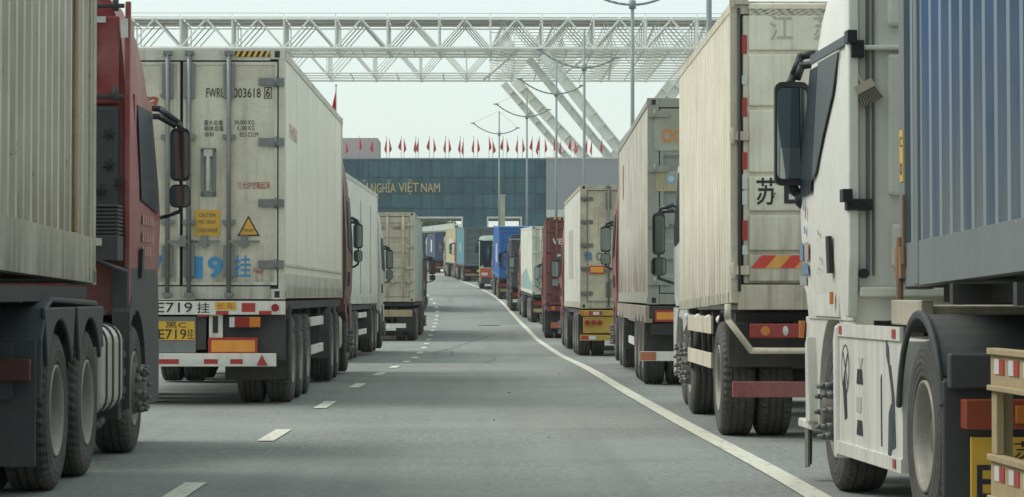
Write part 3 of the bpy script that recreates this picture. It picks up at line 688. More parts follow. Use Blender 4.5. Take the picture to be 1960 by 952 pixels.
text('Fwai', 'lettering', M['redink'], cc, p.b(484, 506, 514, 525), 'rear', -.005, shear=.4)
fr = MB(); q = p.b(506, 520, 168, 190)
for e in ((q[0], q[1], q[2], q[2]+.008), (q[0], q[1], q[3]-.008, q[3]), (q[0], q[0]+.008, q[2], q[3]), (q[1]-.008, q[1], q[2], q[3])): fr.box(e[0], e[1], -.006, -.003, e[2], e[3])
fr.build('check_digit_box', M['ink'], cc)
st = MB(); q = p.b(450, 516, 99, 110); st.box(q[0], q[1], -.008, -.004, q[2], q[3]); st.m = 1
for i in range(6):
    x0 = q[0]+i*.068; st.add([(x0, -.010, q[2]), (x0+.033, -.010, q[2]), (x0+.066 if x0+.066 < q[1] else q[1], -.010, q[3]), (x0+.033, -.010, q[3])], [(0, 1, 2, 3)])
st.build('hazard_stripe', [M['ink'], M['yellow']], cc)
o = plate(r, 'caution_label', p.b(373, 422, 403, 453), -.004, plain((.62, .36, .05), .6, name='faded_yellow'), .004, cc)
for s_, q in (('CAUTION', (382, 413, 409, 417)), ("9'6'' HIGH", (382, 413, 422, 430)), ('CONTAINER', (377, 418, 438, 446))): text(s_, 'caution_lettering', M['ink2'], cc, p.b(*q), 'rear', -.009)
tr = MB(); A, B_, C_ = (p.x(476), p.z(414)), (p.x(455), p.z(453)), (p.x(498), p.z(453))
tr.prism([A, B_, C_], -.008, -.004, 'y'); tr.m = 1; gx, gz_ = (A[0]+B_[0]+C_[0])/3, (A[1]+B_[1]+C_[1])/3
tr.prism([(gx+(a-gx)*.8, gz_+(b_-gz_)*.8) for a, b_ in (A, B_, C_)], -.011, -.0085, 'y'); tr.build('warning_triangle', [M['ink'], plain((.68, .36, .06), .5, name='warning_amber')], cc)
text('Danger', 'warning_lettering', M['ink2'], cc, p.b(466, 488, 438, 446), 'rear', -.012)
hd = MB(); q = p.b(385, 414, 285, 377)                                     # recessed handle well
for e in ((q[0], q[1], q[2], q[2]+.05), (q[0], q[1], q[3]-.05, q[3]), (q[0], q[0]+.045, q[2], q[3]), (q[1]-.045, q[1], q[2], q[3])): hd.box(e[0], e[1], -.02, -.001, e[2], e[3])
hd.m = 1; cxh = (q[0]+q[1])/2; hd.cyl((cxh, -.04, q[2]+.06), (cxh, -.04, q[3]-.08), .025, 8); hd.box(cxh-.05, cxh+.05, -.055, -.002, q[3]-.10, q[3]-.02); hd.build('door_lever', [M['galv'], M['alu']], cc, .004)
text('FWRU', 'side_lettering', plain((.60, .40, .36), .6, name='faded_pink_letters'), cc, (.9, 2.2, p.z(258), p.z(212)-.1), 'right', 1.2105, bold=.02)
# under the doors
ZB = p.z(574)
trailer(r, L2, ZB, [1.0, 2.33, 3.66], near=True, guard=(4.8, 7.4, M['white']))
o = plate(r, 'rear_board', p.b(268, 547, 577, 603), .0, M['white'], .05)
for s_, q in (('黑C', (268, 300, 580, 599)), ('E719', (302, 370, 580, 599)), ('挂', (379, 403, 580, 600))): text(s_, 'board_lettering', M['ink'], o, p.b(*q), 'rear', -.052, bold=.004)
plate(r, 'long_vehicle_label', p.b(413, 454, 579, 594), -.052, M['yellow'], .003, o); text('长车', 'board_lettering', M['redink'], o, p.b(416, 451, 580, 593), 'rear', -.056)
for i, q in enumerate(((464, 490, 581, 598), (415, 439, 596, 603), (497, 521, 596, 603), (380, 400, 604, 607))): plate(r, 'reflector_strip', p.b(*q), -.051, M['red_refl'], .003, o)
l = MB(); l.cyl((p.x(528), -.075, p.z(590)), (p.x(528), -.05, p.z(590)), .045, 14); l.build('marker_light', M['lens_red'], o)
m = MB(); m.box(p.x(420), p.x(546), .05, .09, p.z(690), p.z(603)); m.box(p.x(375), p.x(395), .02, .06, p.z(670), p.z(603)); m.build('rear_underframe', M['chassis'], r)
o = plate(r, 'rear_backing_panel', p.b(268, 376, 607, 676), .03, M['galv'], .03); o = plate(r, 'number_plate', p.b(303, 374, 616, 652), -.002, M['yellow'], .012, bevel=.003)
text('黑C', 'plate_lettering', M['ink'], o, p.b(318, 358, 617, 629), 'rear', -.015, bold=.003); text('E719', 'plate_lettering', M['ink'], o, p.b(305, 358, 631, 650), 'rear', -.015, bold=.006); text('挂', 'plate_lettering', M['ink'], o, p.b(360, 372, 630, 650), 'rear', -.015)
o = plate(r, 'light_bracket', p.b(401, 427, 603, 648), .04, M['white'], .03); plate(r, 'bracket_slot', p.b(408, 418, 606, 638), .009, M['black'], .01, o)
o = plate(r, 'tail_light', p.b(438, 501, 606, 629), .0, M['black'], .06)
plate(r, 'lamp_lens', p.b(441, 451, 608, 627), -.06, M['lens_white'], .012, o); plate(r, 'lamp_lens', p.b(452, 478, 608, 627), -.06, M['lens_red'], .014, o, .003); plate(r, 'lamp_lens', p.b(479, 500, 608, 627), -.06, M['lens_amber'], .014, o, .003)
o = plate(r, 'reflector_board', p.b(400, 494, 647, 679), -.01, M['red_refl'], .02); plate(r, 'reflector_panel', p.b(406, 489, 652, 674), -.03, M['orange_refl'], .004, o)
o = plate(r, 'rear_bumper', p.b(262, 530, 677, 702), .0, M['white'], .08, bevel=.006)
for q in ((303, 345, 688, 697), (393, 419, 688, 697), (443, 467, 688, 697), (262, 285, 688, 697)): plate(r, 'reflector_strip', p.b(*q), -.081, M['red_refl'], .003, o)
for q in ((346, 392, 688, 697), (420, 442, 688, 697), (468, 492, 688, 697)): plate(r, 'reflector_strip', p.b(*q), -.081, M['white_refl'], .003, o)
t = MB(); t.prism([(p.x(493), p.z(700)), (p.x(514), p.z(700)), (p.x(503), p.z(680))], -.09, -.081, 'y'); t.build('triangle_reflector', M['red_refl'], o)
for s in (-1, 1):
    f = MB(); f.arc(1.0, R_, .60, .63, 90, 165, min(s*1.25, s*.62), max(s*1.25, s*.62), 8); f.box(min(s*1.25, s*.5), max(s*1.25, s*.5), .37, .40, .28, .70); f.box(min(s*1.25, s*.62), max(s*1.25, s*.62), .395, .42, .66, 1.0); f.build('mudguard', M['flap'], r, .01)
tractor(r, L2+.55, [9.0, 10.4], L2+1.45, paint((.13, .04, .04), .4, seed=5), mir=dict(zc=2.28, big=(.16, .42), small=(.15, .20), reach=.02, hw=1.25), near=False)

# ================================================================== LEFT THIRD: second reefer, ribbed side
r = lorry('refrigerated_lorry', 'white refrigerated lorry with dark vertical seams on its side, right behind the FWRU container lorry', GL, 55.5, -3.98, math.radians(-1.0))
W3 = paint((.70, .71, .66), .45, .3, (.32, .30, .24), .35, low=(1.2, 1.7, .5), seed=15); W3F = paint((.6, .61, .57), .5, .4, seed=16)
cc = container(r, 13.2, 1.17, 2.75, W3, W3, W3F, 'reefer')
b = MB()
for yy in (6.2, 10.0): b.box(1.206, 1.213, yy, yy+.10, 1.4, 3.5)
b.build('side_door_seam', M['rubber_gasket'], cc)
trailer(r, 13.2, 1.17, [1.6, 2.9, 4.2], guard=(5.4, 8.4, M['white'])); flaps(r, .9, .3, .95)
tractor(r, 13.85, [10.3, 11.7], 15.0, paint((.55, .56, .55), .4, seed=7), mir=dict(zc=2.3, big=(.18, .5), small=(.18, .24), reach=.04, hw=1.25))

# ================================================================== LEFT FOURTH: beige doors, pale green side
r = lorry('container_lorry', 'lorry with cream ribbed container doors and a pale green container side, left row', GL, 87, -2.04-1.22)
CR = paint((.48, .45, .36), .6, .45, (.22, .17, .11), .5, rust=.3, seed=17); PG = paint((.46, .56, .48), .55, .35, seed=18)
p = Px(87, -3.26, gz(87))
cc = container(r, 12.2, p.z(578), 2.85, PG, CR, CR, rail=.15, hinge_mat=CR)
text('5780811', 'lettering', M['ink2'], cc, (p.x(752), p.x(772), p.z(440), p.z(434)), 'rear', -.008); text('CRXU', 'lettering', M['ink2'], cc, (p.x(727), p.x(745), p.z(440), p.z(434)), 'rear', -.008)
trailer(r, 12.2, p.z(578), [1.0, 2.3, 3.6]); flaps(r, .42, .3, .9)
o = plate(r, 'rear_bumper', (-1.2, 1.15, .78, 1.0), .0, paint((.4, .33, .2), .6, .5, seed=3), .06); plate(r, 'reflector_panel', (-1.2, .1, .80, .98), -.06, M['orange_refl'], .004, o); plate(r, 'underrun_bar', (-1.1, .95, .42, .56), .0, M['white'], .06)
tractor(r, 12.9, [9.0, 10.4], 13.9, paint((.15, .18, .22), .4, seed=7))
# LEFT FIFTH
r = lorry('container_lorry', 'dark blue lorry with orange rear bumper, half hidden beyond the cream and green container', GL, 134, -2.72-1.22)
DB = paint((.06, .075, .10), .5, .4, seed=19)
container(r, 6.1, 1.3, 2.6, DB, DB, DB); trailer(r, 6.1, 1.3, [1.0, 2.3]); plate(r, 'rear_bumper', (-1.2, 1.2, .75, .95), 0, plain((.5, .14, .05), .5, name='orange_bumper'), .06); flaps(r, .4, .3, .9)
tractor(r, 6.8, [4.9], 7.7, paint((.25, .05, .04), .4, seed=8))
r = lorry('container_lorry', 'rust orange container lorry at the bend, between the dark lorry and the navy container', GL, 288, -7.9-.3, math.radians(6))
RO = paint((.30, .10, .05), .6, .4, seed=20); container(r, 12.2, 1.35, 2.6, RO, RO, RO); trailer(r, 12.2, 1.35, [1.0, 2.3, 3.6]); tractor(r, 12.9, [9., 10.4], 13.8, paint((.5, .45, .2), .4, seed=8))

# ================================================================== RIGHT NEAR: white tractor with blue container
RZ = math.radians(1.5)
r = lorry('container_lorry', 'white tractor with a faded blue corrugated container, closest lorry of the right row', GR, 3.6, 3.93, RZ)
BL = paint((.07, .13, .25), .5, .40, (.30, .31, .30), .75, rust=.2, low=(1.55, 3.0, .55), seed=21)
def bluemat():
    m, nt, bs = newmat('faded_blue_corrugated'); tc = N(nt, 'ShaderNodeTexCoord'); v = tc.outputs['Object']
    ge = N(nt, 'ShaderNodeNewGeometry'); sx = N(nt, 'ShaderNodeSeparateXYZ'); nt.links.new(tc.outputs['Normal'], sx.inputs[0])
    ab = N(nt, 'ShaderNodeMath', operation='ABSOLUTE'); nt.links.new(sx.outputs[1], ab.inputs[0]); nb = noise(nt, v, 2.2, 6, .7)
    pt = noise(nt, v, .45, 2, .4); zz = N(nt, 'ShaderNodeSeparateXYZ'); nt.links.new(v, zz.inputs[0])
    c = mixc(nt, ramp(nt, pt, .48, .52), (.04, .10, .22), (.025, .08, .165))
    c = mixc(nt, ramp(nt, nb, .35, .75, 0, .35), c, (.14, .18, .22))
    st = noise(nt, v, 1, 5, .65, (9, 9, .5)); c = mixc(nt, mul(nt, ramp(nt, zz.outputs[2], 2.9, 1.6), ramp(nt, st, .25, .65)), c, (.20, .21, .19))
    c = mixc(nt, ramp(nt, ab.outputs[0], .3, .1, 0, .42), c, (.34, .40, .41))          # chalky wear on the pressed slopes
    nt.links.new(c, bs.inputs['Base Color']); bs.inputs['Roughness'].default_value = .5; return m
BLS = bluemat(); BLF = paint((.17, .20, .205), .55, .5, (.24, .24, .22), .5, rust=.15, seed=22)
ZB1 = 1.36
cc = container(r, 12.2, ZB1, 2.9, BLS, BLS, BLF, rail=.26)
cc.location = (.05, 0, .215); cc.rotation_euler = (math.radians(-1.24), 0, 0)
lb = MB(); lb.box(-1.224, -1.2205, 12.07, 12.17, 1.98, 2.28); lb.build('side_label', M['yellow'], cc)
text('C', 'label_lettering', M['ink'], cc, (12.155, 12.09, 2.18, 2.24), 'left', -1.2245); text('0', 'label_lettering', M['ink'], cc, (12.155, 12.09, 2.02, 2.09), 'left', -1.2245)
b = MB(); b.box(-1.25, -1.21, 12.02, 12.2, 1.42, 1.60); b.cyl((-1.24, 12.1, 1.3), (-1.24, 12.1, 1.66), .022, 8); b.cyl((-1.235, 12.0, 1.5), (-1.235, 12.0, 1.9), .012, 6); b.build('corner_clamp', paint((.28, .16, .10), .6, rust=.6, seed=2), cc, .004)
b = MB(); b.box(-1.226, -1.2, 11.62, 11.72, ZB1+.02, ZB1+2.8); b.build('side_post', BLF, cc, .005)
trailer(r, 12.2, ZB1, [1.2, 2.5, 3.8], near=False, legs=False, rx_=.95)
TAN = paint((.40, .32, .19), .6, .35, (.25, .19, .11), .4, seed=23)
g = MB(); X_ = -1.22; y0g, y1g = 7.8, 9.36
g.box(X_-.04, X_, y0g, y1g, .86, 1.06); g.box(X_-.04, X_, y0g, y1g, .34, .56)
for yy in (y1g-.12, y1g-1.3): g.box(X_-.038, X_-.002, yy, yy+.11, .56, .86)
g.box(X_-.06, X_-.04, y0g, y1g, 1.03, 1.06); g.box(X_-.06, X_-.04, y0g, y1g, .86, .885); g.box(X_-.06, X_-.04, y0g, y1g, .53, .56); g.box(X_-.06, X_-.04, y0g, y1g, .34, .365)
g.box(X_, X_+.06, y1g-.03, y1g, .36, 1.05)
sg = g.build('side_guard', TAN, r, .004); sg.location = (0, 0, -.03)
k = 0
for zz in (.94, .44):
    yy = y1g-.10
    while yy > y0g:
        plate_ = MB(); plate_.box(X_-.045, X_-.0405, yy-.10, yy, zz, zz+.07); plate_.build('reflector_strip', M['white_refl'] if k % 2 == 0 else M['red_refl'], sg); k += 1; yy -= .105 if k % 2 else .20
WH = paint((.76, .77, .73), .28, .2, (.42, .38, .31), .12, rust=.06, low=(.9, 1.7, .25), seed=24, spec=.6)
DMG = paint((.30, .29, .25), .6, .4, seed=25)
DGL = plain((.09, .105, .11), .5, name='grey_quarter_panel', spec=.25)
win = [('quarter_panel', [(.50, 2.84), (1.35, 2.84), (1.42, 2.05), (1.25, 2.10), (.98, 2.34), (.66, 2.58)], DGL),
       ('window', [(1.37, 2.82), (1.70, 2.82), (1.97, 2.15), (1.93, 1.96), (1.44, 1.98)], M['side_glass']), ('roof_trim', [(.18, 2.92), (1.72, 2.92), (1.72, 2.86), (.18, 2.86)], DGL)]
BLUEHUB = plain((.03, .05, .24), .5, name='blue_hub')
wt = tractor(r, 13.4, [11.1], 14.3, WH, near=True, fender=False, tank=False, win=win, hubmat=BLUEHUB, mir=dict(zc=2.40, big=(.23, .72), one=True, reach=-.045, hw=1.25, drop=.14), bump=WH)
wt.scale = (1.025, 1, 1)
p1 = Px(17.0, 3.64)
yb = 13.4
b = MB(); b.box(-1.19, 1.19, yb-.03, yb, 1.3, 3.55); b.build('rear_panel', WH, wt, .01)
b = MB()                                                                # pressings on the back wall
for x0, x1, z0, z1 in ((-1.02, -.55, 1.9, 2.78), (-.42, .42, 1.9, 2.78), (.5, 1.02, 1.9, 2.78), (-1.02, -.55, 2.95, 3.45), (-.42, .0, 2.95, 3.45), (-1.0, -.5, 1.45, 1.72), (-.38, .4, 1.40, 1.75), (.5, 1.0, 1.45, 1.72)): b.box(x0, x1, yb-.075, yb-.03, z0, z1)
b.build('pressed_panel', WH, wt, .03)
for zz in ((2.80, 2.83), (1.27, 1.33)): b = MB(); b.box(-1.19, 1.19, yb-.09, yb-.03, *zz); b.build('rear_ledge', WH, wt, .01)
for (x0, x1, y0_, y1_) in ((1652, 1676, 80, 113), (1643, 1690, 382, 404)):
    b = MB(); q = p1.b(x0, x1, y0_, y1_); b.box(q[0], q[1], yb-.13, yb-.03, q[2], q[3]); b.box(q[0]-.03, q[0]+.03, yb-.16, yb-.03, q[3]-.02, q[3]+.06)
    for e in (.25, .75): b.cyl((q[0]+(q[1]-q[0])*.7, yb-.14, q[2]+(q[3]-q[2])*e), (q[0]+(q[1]-q[0])*.7, yb-.13, q[2]+(q[3]-q[2])*e), .012, 8)
    b.build('latch', M['black'], wt, .006)
b = MB(); b.cyl((p1.x(1677), yb-.09, p1.z(524)), (p1.x(1677), yb-.03, p1.z(524)), .03, 16); b.build('rubber_bung', M['black'], wt)
b = MB(); b.cyl((-1.14, yb-.06, 1.4), (-1.14, yb-.06, 3.5), .012, 6); b.cyl((-1.105, yb-.055, 1.4), (-1.105, yb-.055, 3.3), .009, 6); b.build('wiring', M['steel'], wt)
for s in (-1, 1):
    b = MB(); b.prism([(yb-.10, 1.5), (yb-.10, 3.3), (yb, 3.6), (yb+.03, 3.6), (yb+.03, 1.14), (yb-.04, 1.14)], min(s*1.20, s*1.262), max(s*1.20, s*1.262)); b.build('side_deflector', WH, wt, .012)
# side marks
for (y_, z_, w_, h_, mt) in ((1.72, 1.80, .03, .09, 'redink'), (1.80, 1.86, .03, .09, 'blueink'), (1.76, 1.70, .05, .05, 'blueink')): b = MB(); side_poly(b, [(y_, z_), (y_+w_, z_), (y_+w_, z_+h_), (y_, z_+h_)], -1, yb, .013, .015); b.build('sticker', M[mt], wt)
DBI = plain((.16, .26, .36), .6, name='faded_blue_sticker'); FRD = plain((.50, .34, .29), .6, name='faded_red_sticker'); GRS = plain((.34, .37, .36), .6, name='faded_grey_sticker')
for y_, z_, w_, h_, mt in ((1.86, 1.52, .16, .12, DBI), (1.62, 1.52, .18, .12, FRD), (1.66, 1.42, .30, .08, DBI), (1.78, 1.35, .32, .06, GRS)):
    b = MB(); side_poly(b, [(y_, z_), (y_+w_, z_), (y_+w_, z_+h_), (y_, z_+h_)], -1, yb, .013, .015); b.build('sticker', mt, wt)
for y_, z_, n_ in ((1.0, 1.62, 5), (1.0, 1.42, 8)):                      # rubbed off red characters
    for k in range(n_):
        q = random.Random(k*7+n_); a0 = y_+q.uniform(0, .25); c0 = z_+q.uniform(0, .09); w2 = q.uniform(.01, .05); h2 = q.uniform(.006, .03)
        b = MB(); side_poly(b, [(a0, c0), (a0+w2, c0), (a0+w2*.8, c0+h2), (a0+w2*.2, c0+h2)], -1, yb, .013, .0145); b.build('faded_stroke', FRD, wt)
b = MB(); side_poly(b, [(2.16, .98), (2.22, .98), (2.22, 1.10), (2.10, 1.10)], -1, yb-.02, .0, .03); b.build('marker_light', M['lens_amber'], wt)
b = MB(); b.box(-1.262, -1.245, yb+.62, yb+.68, 1.22, 1.30); b.build('side_reflector', M['lens_amber'], wt)
b = MB(); b.prism([(yb+1.56, .42), (yb+1.70, .40), (yb+1.74, .95), (yb+1.66, 1.0)], -1.30, -1.19); b.box(-1.28, -1.2, yb+1.6, yb+2.2, .36, .42); b.build('cab_step', WH, r, .012)
b = MB(); b.add([(-1.27, yb+1.95, .36), (-1.24, yb+1.78, .36), (-1.24, yb+1.82, .12), (-1.27, yb+1.93, .08)], [(0, 1, 2, 3)]); b.box(-1.27, -1.255, yb+1.8, yb+1.95, .10, .36); b.build('rubber_strip', paint((.16, .16, .14), .7, seed=1), r)
# white side box between the wheels
sb = MB(); ya_, yb_ = 11.72, 13.72
sb.prism([(-1.25, ya_), (-1.29, yb_), (-.6, yb_), (-.6, ya_)], .36, 1.02, 'z'); sb.prism([(-1.262, ya_+.02), (-1.302, yb_-.02), (-1.30, yb_-.02), (-1.24, ya_+.02)], 1.02, 1.10, 'z'); sb.prism([(-1.26, ya_), (-1.31, yb_), (-1.26, yb_), (-1.2, ya_)], .28, .36, 'z')
o = sb.build('side_box', WH, r, .012)
def onbox(y, e=0): return -1.25-.04*(y-ya_)/(yb_-ya_)-e
def boxmark(name, poly, mt, e0=.001, e1=.004, par=None):
    b = MB(); n = len(poly); b.add([(onbox(y, e0), y, z) for y, z in poly]+[(onbox(y, e1), y, z) for y, z in poly], [tuple(range(n)), tuple(range(n, 2*n))]+[(i, (i+1) % n, n+(i+1) % n, n+i) for i in range(n)]); return b.build(name, mt, par or o)
for z0 in (.74, .43): 
    for yy in (13.0,): boxmark('step_hole', [(yy-.10, z0), (yy+.10, z0), (yy+.07, z0+.09), (yy-.07, z0+.09)], M['ink'])
DM = plain((.06, .075, .085), .6, name='scraped_dent')
boxmark('dent_mark', [(12.10, .98), (12.18, 1.03), (12.17, .93), (12.06, .82), (12.08, .9)], DM); boxmark('dent_mark', [(12.05, .36), (12.12, .36), (12.10, .60), (12.03, .66), (11.93, .52), (11.98, .42)], DM); boxmark('dent_mark', [(11.90, .42), (11.97, .40), (12.02, .72), (12.10, .86), (12.04, .88), (11.94, .70)], DM)
boxmark('dent_mark', [(12.3, .40), (12.33, .40), (12.34, .80), (12.31, .82)], DM); boxmark('dent_mark', [(13.42, .52), (13.50, .50), (13.56, .70), (13.50, .78), (13.45, .68)], M['ink'])
boxmark('warning_sticker', [(12.95, .57), (13.1, .57), (13.1, .66), (12.95, .66)], plain((.45, .46, .42), .6, name='faded_sticker')); boxmark('warning_sticker', [(12.9, .90), (13.05, .90), (12.975, .82)], plain((.45, .46, .42), .6, name='faded_sticker'))
for yy in (13.55, 11.85):
    boxmark('reflector_strip', [(yy, 1.035), (yy+.10, 1.035), (yy+.10, 1.085), (yy, 1.085)], M['red_refl'], .012, .016); boxmark('reflector_strip', [(yy, .30), (yy+.08, .30), (yy+.08, .35), (yy, .35)], M['red_refl'], .012, .016)
b = MB()
for t_ in range(16): q = 2*PI*t_/16; q2 = 2*PI*(t_+1)/16; b.beam((onbox(13.48, .003), 13.48+.14*math.cos(q), .82+.15*math.sin(q)), (onbox(13.48, .003), 13.48+.14*math.cos(q2), .82+.15*math.sin(q2)), .004, .006)
b.beam((onbox(13.4, .003), 13.40, .72), (onbox(13.56, .003), 13.56, .92), .004, .01); b.beam((onbox(13.4, .003), 13.40, .92), (onbox(13.56, .003), 13.56, .72), .004, .01); b.build('scrawled_mark', DM, o)
b = MB(); b.prism([(yb_-.02, .25), (yb_+.06, .25), (yb_+.10, 1.0), (yb_+.03, 1.09), (yb_-.03, 1.09)], -1.315, -.75); b.build('front_wheel_guard', WH, r, .015)
b = MB(); b.box(-1.0, 1.0, 12.3, 13.15, 1.16, 1.22); b.box(-1.05, -.98, 12.2, 13.2, 1.10, 1.25); b.build('catwalk', paint((.45, .43, .36), .6, seed=6), r, .01)
b = MB(); b.tube([(-.9, 11.8, 1.12), (-.8, 12.3, 1.14), (-.7, 12.9, 1.12), (-.6, 13.3, 1.3)], .03); b.tube([(-.4, 12.5, 1.3), (-.2, 12.9, 1.5), (-.3, 13.35, 1.7)], .02); b.build('air_hose', M['black'], r)
for s in (-1, 1):
    f = MB(); x0, x1 = min(s*1.27, s*.6), max(s*1.27, s*.6)
    f.arc(11.1, R_+.02, .61, .635, 60, 150, x0, x1, 10)
    f.arc(11.1, R_+.02, .61, .66, 10, 165, min(s*1.285, s*1.255), max(s*1.285, s*1.255), 16)
    f.box(x0, x1, 10.46, 10.50, .22, .84); f.box(min(s*1.25, s*.9), max(s*1.25, s*.9), 10.38, 10.46, .8, .98)
    f.build('mudguard', M['plastic'], r, .012)
    f = MB(); f.box(min(s*1.20, s*.78), max(s*1.20, s*.78), 10.22, 10.36, .60, .75); f.m = 1; f.box(min(s*.95, s*.80), max(s*.95, s*.80), 10.21, 10.22, .63, .72); f.build('tail_light', [plain((.34, .07, .03), .2, name='amber_red_lens', spec=.6), M['lens_amber']], r, .03)
b = MB(); b.box(-1.17, -.73, 10.25, 10.27, .22, .56); o = b.build('number_plate', M['yellow'], r, .003)
text('苏', 'plate_lettering', M['ink'], o, (-.95, -.80, .44, .54), 'rear', 10.249); text('EF', 'plate_lettering', M['ink'], o, (-1.14, -.93, .25, .42), 'rear', 10.249, bold=.01)
for s in (-1, 1):
    t = MB(); t.cyl((s*.72, 9.1, .78), (s*.72, 10.0, .78), .13, 16); t.ball((s*.72, 9.1, .78), .13, 12, 1, .5, 1); t.ball((s*.72, 10.0, .78), .13, 12, 1, .5, 1); t.build('air_tank', M['chassis'], r)
# brush hung behind the white cab
pb = Px(16.9, 3.66)
b = MB(); b.box(-.045, .045, -.02, .02, -.02, .02); b.m = 1
for i in range(9):
    for j in range(3): x_ = -.04+i*.01; b.cyl((x_, -.012+j*.012, -.02), (x_*1.25, -.014+j*.014, -.085), .004, 5)
b.m = 0; b.cyl((0, 0, .02), (-.01, .0, .09), .010, 6)
o = b.build('scrub_brush', [paint((.5, .47, .38), .7, seed=2), plain((.28, .25, .19), .8, name='bristles')]); o.scale = (1.35, 1.35, 1.35); o.location = (VX and (1655-VX)*16.9/F, 16.88, EYE-(165-VY)*16.9/F); o.rotation_euler = (0, math.radians(-28), 0)
tag(o, 'small pale scrubbing brush hanging against the back of the white cab', 'brush')

# ================================================================== RIGHT SECOND: cream box truck
r = lorry('box_truck', 'cream box truck with 苏E on its doors, orange chevron strip and dark red rear bar', GR, 24.0, 3.445)
CB = paint((.75, .72, .61), .55, .38, (.42, .35, .25), .45, rust=.2, low=(1.15, 2.3, .7), seed=31); CBF = paint((.60, .56, .46), .6, .5, (.24, .19, .13), .6, rust=.25, seed=32)
p = Px(24.0, 3.445); H_ = 1.225; zb, zt = 1.21, 3.86; Lb = 6.2
m = MB(); m.box(-H_+.05, H_-.05, .10, Lb-.03, zb+.05, zt-.03); m.m = 1
for s in (-1, 1):
    m.box(min(s*H_, s*(H_-.07)), max(s*H_, s*(H_-.07)), 0, .08, zb, zt); m.box(min(s*H_, s*(H_-.05)), max(s*H_, s*(H_-.05)), .08, Lb, zt-.08, zt)
m.box(-H_+.07, H_-.07, 0, .08, zt-.10, zt-.003); m.box(-H_+.02, H_-.02, .02, Lb-.02, zt-.02, zt+.015)
m.box(-H_+.07, H_-.07, -.02, .09, zb-.06, zb+.16)
m.m = 0
for s in (-1, 1): corr_side(m, s*(H_-.006), s, .08, Lb, zb+.10, zt-.08, .19, .022, .105, .045)
m.m = 2
for s in (-1, 1):
    yy = .12
    while yy < Lb-.1: m.box(min(s*(H_-.002), s*(H_-.04)), max(s*(H_-.002), s*(H_-.04)), yy, yy+.09, zb-.0, zb+.10); yy += .165
m.m = 3; m.box(-H_+.075, H_-.075, .03, .09, zb+.15, zt-.1)
bd = m.build('cargo_box', [CB, CBF, CB, M['rubber_gasket']], r, .003); bd.rotation_euler = (math.radians(-.9), 0, 0)
for x0, x1 in ((p.x(1424), -.012), (.012, 1.10)):
    d = MB(); zs = [p.z(q) for q in (576, 484, 412, 334, 228, 204, 112, 96, 14, -20)]
    d.box(x0, x1, .005, .035, zb+.17, zt-.11)
    edges = [zb+.17, p.z(484), p.z(408), p.z(334), p.z(206), p.z(99), p.z(8), zt-.11]
    for a, b_ in zip(edges[:-1], edges[1:]): d.box(x0+.05, x1-.03, -.022, .006, a+.018, b_-.018)
    d.build('door', CB, bd, .012)
for q in ((65, 101, 1), (186, 222, 1), (291, 324, 1), (422, 460, 1), (143, 160, 0), (334, 362, 0), (365, 392, 0), (470, 488, 0)):
    plate(r, 'reflector_strip', p.b(1422, 1432, q[0], q[1]), -.001, M['red_refl'] if q[2] else M['white_refl'], .004, bd)
b = MB()
for i in range(9):
    x0 = p.x(1437)+i*.13; z0, z1 = p.z(514), p.z(489); xe = p.x(1437)+1.05
    b.m = i % 2; b.add([(x0, -.026, z0), (x0+.13, -.026, z0), (x0+.23, -.026, z1), (x0+.10, -.026, z1)], [(0, 1, 2, 3)])
b.build('chevron_strip', [plain((.60, .06, .04), .4, name='chevron_red'), plain((.72, .34, .08), .4, name='chevron_orange')], bd)
text('苏', 'lettering', M['ink'], bd, p.b(1449, 1490, 340, 393), 'rear', -.024, bold=.012); text('E', 'lettering', M['ink'], bd, p.b(1502, 1530, 345, 390), 'rear', -.024, bold=.02)
text('江', 'lettering', plain((.48, .44, .36), .6, name='ghost_letters'), bd, p.b(1476, 1520, 26, 76), 'rear', -.024, bold=.01); text('苏', 'lettering', plain((.48, .44, .36), .6, name='ghost_letters'), bd, p.b(1560, 1604, 26, 76), 'rear', -.024, bold=.01)
for z_ in (p.z(262), p.z(520), p.z(0)):
    h = MB(); h.box(-H_-.008, -H_+.16, -.03, -.001, z_-.03, z_+.05); h.cyl((-H_+.02, -.03, z_-.06), (-H_+.02, -.03, z_+.08), .018, 8); h.build('hinge', CBF, bd, .003)
b = MB(); b.cyl((p.x(1416), -.02, zb+.1), (p.x(1416), -.02, zt-.05), .014, 8); b.build('locking_bar', M['chassis'], bd)
b = MB()
for s in (-1, 1): b.box(s*.42-.04, s*.42+.04, .1, 9.2, .78, 1.02)
for yy in (.4, 1.5, 2.8, 4.2, 5.6): b.box(-1.15, 1.15, yy, yy+.08, 1.04, 1.12)
b.cyl((-.95, 1.0, R_), (.95, 1.0, R_), .09, 10); b.ball((0, 1.0, R_), .24, 10); b.box(-.45, .45, 7, 9, .5, 1.0); b.box(.5, 1.15, 2.2, 3.4, .45, .95)
b.build('truck_frame', M['chassis'], r)
axle(r, 1.0, 2.5, True, 'rear', True, True); axle(r, 5.4, 2.34, False, 'front'); axle(r, 7.8, 2.1, False, 'front')
U = MB(); U.tube([(p.x(1393), -.02, 1.2), (p.x(1393), -.02, p.z(612)), (p.x(1438), -.02, p.z(672)), (-p.x(1438), -.02, p.z(672)), (-p.x(1393), -.02, p.z(612)), (-p.x(1393), -.02, 1.2)], .028); U.build('rear_guard_tube', CBF, r)
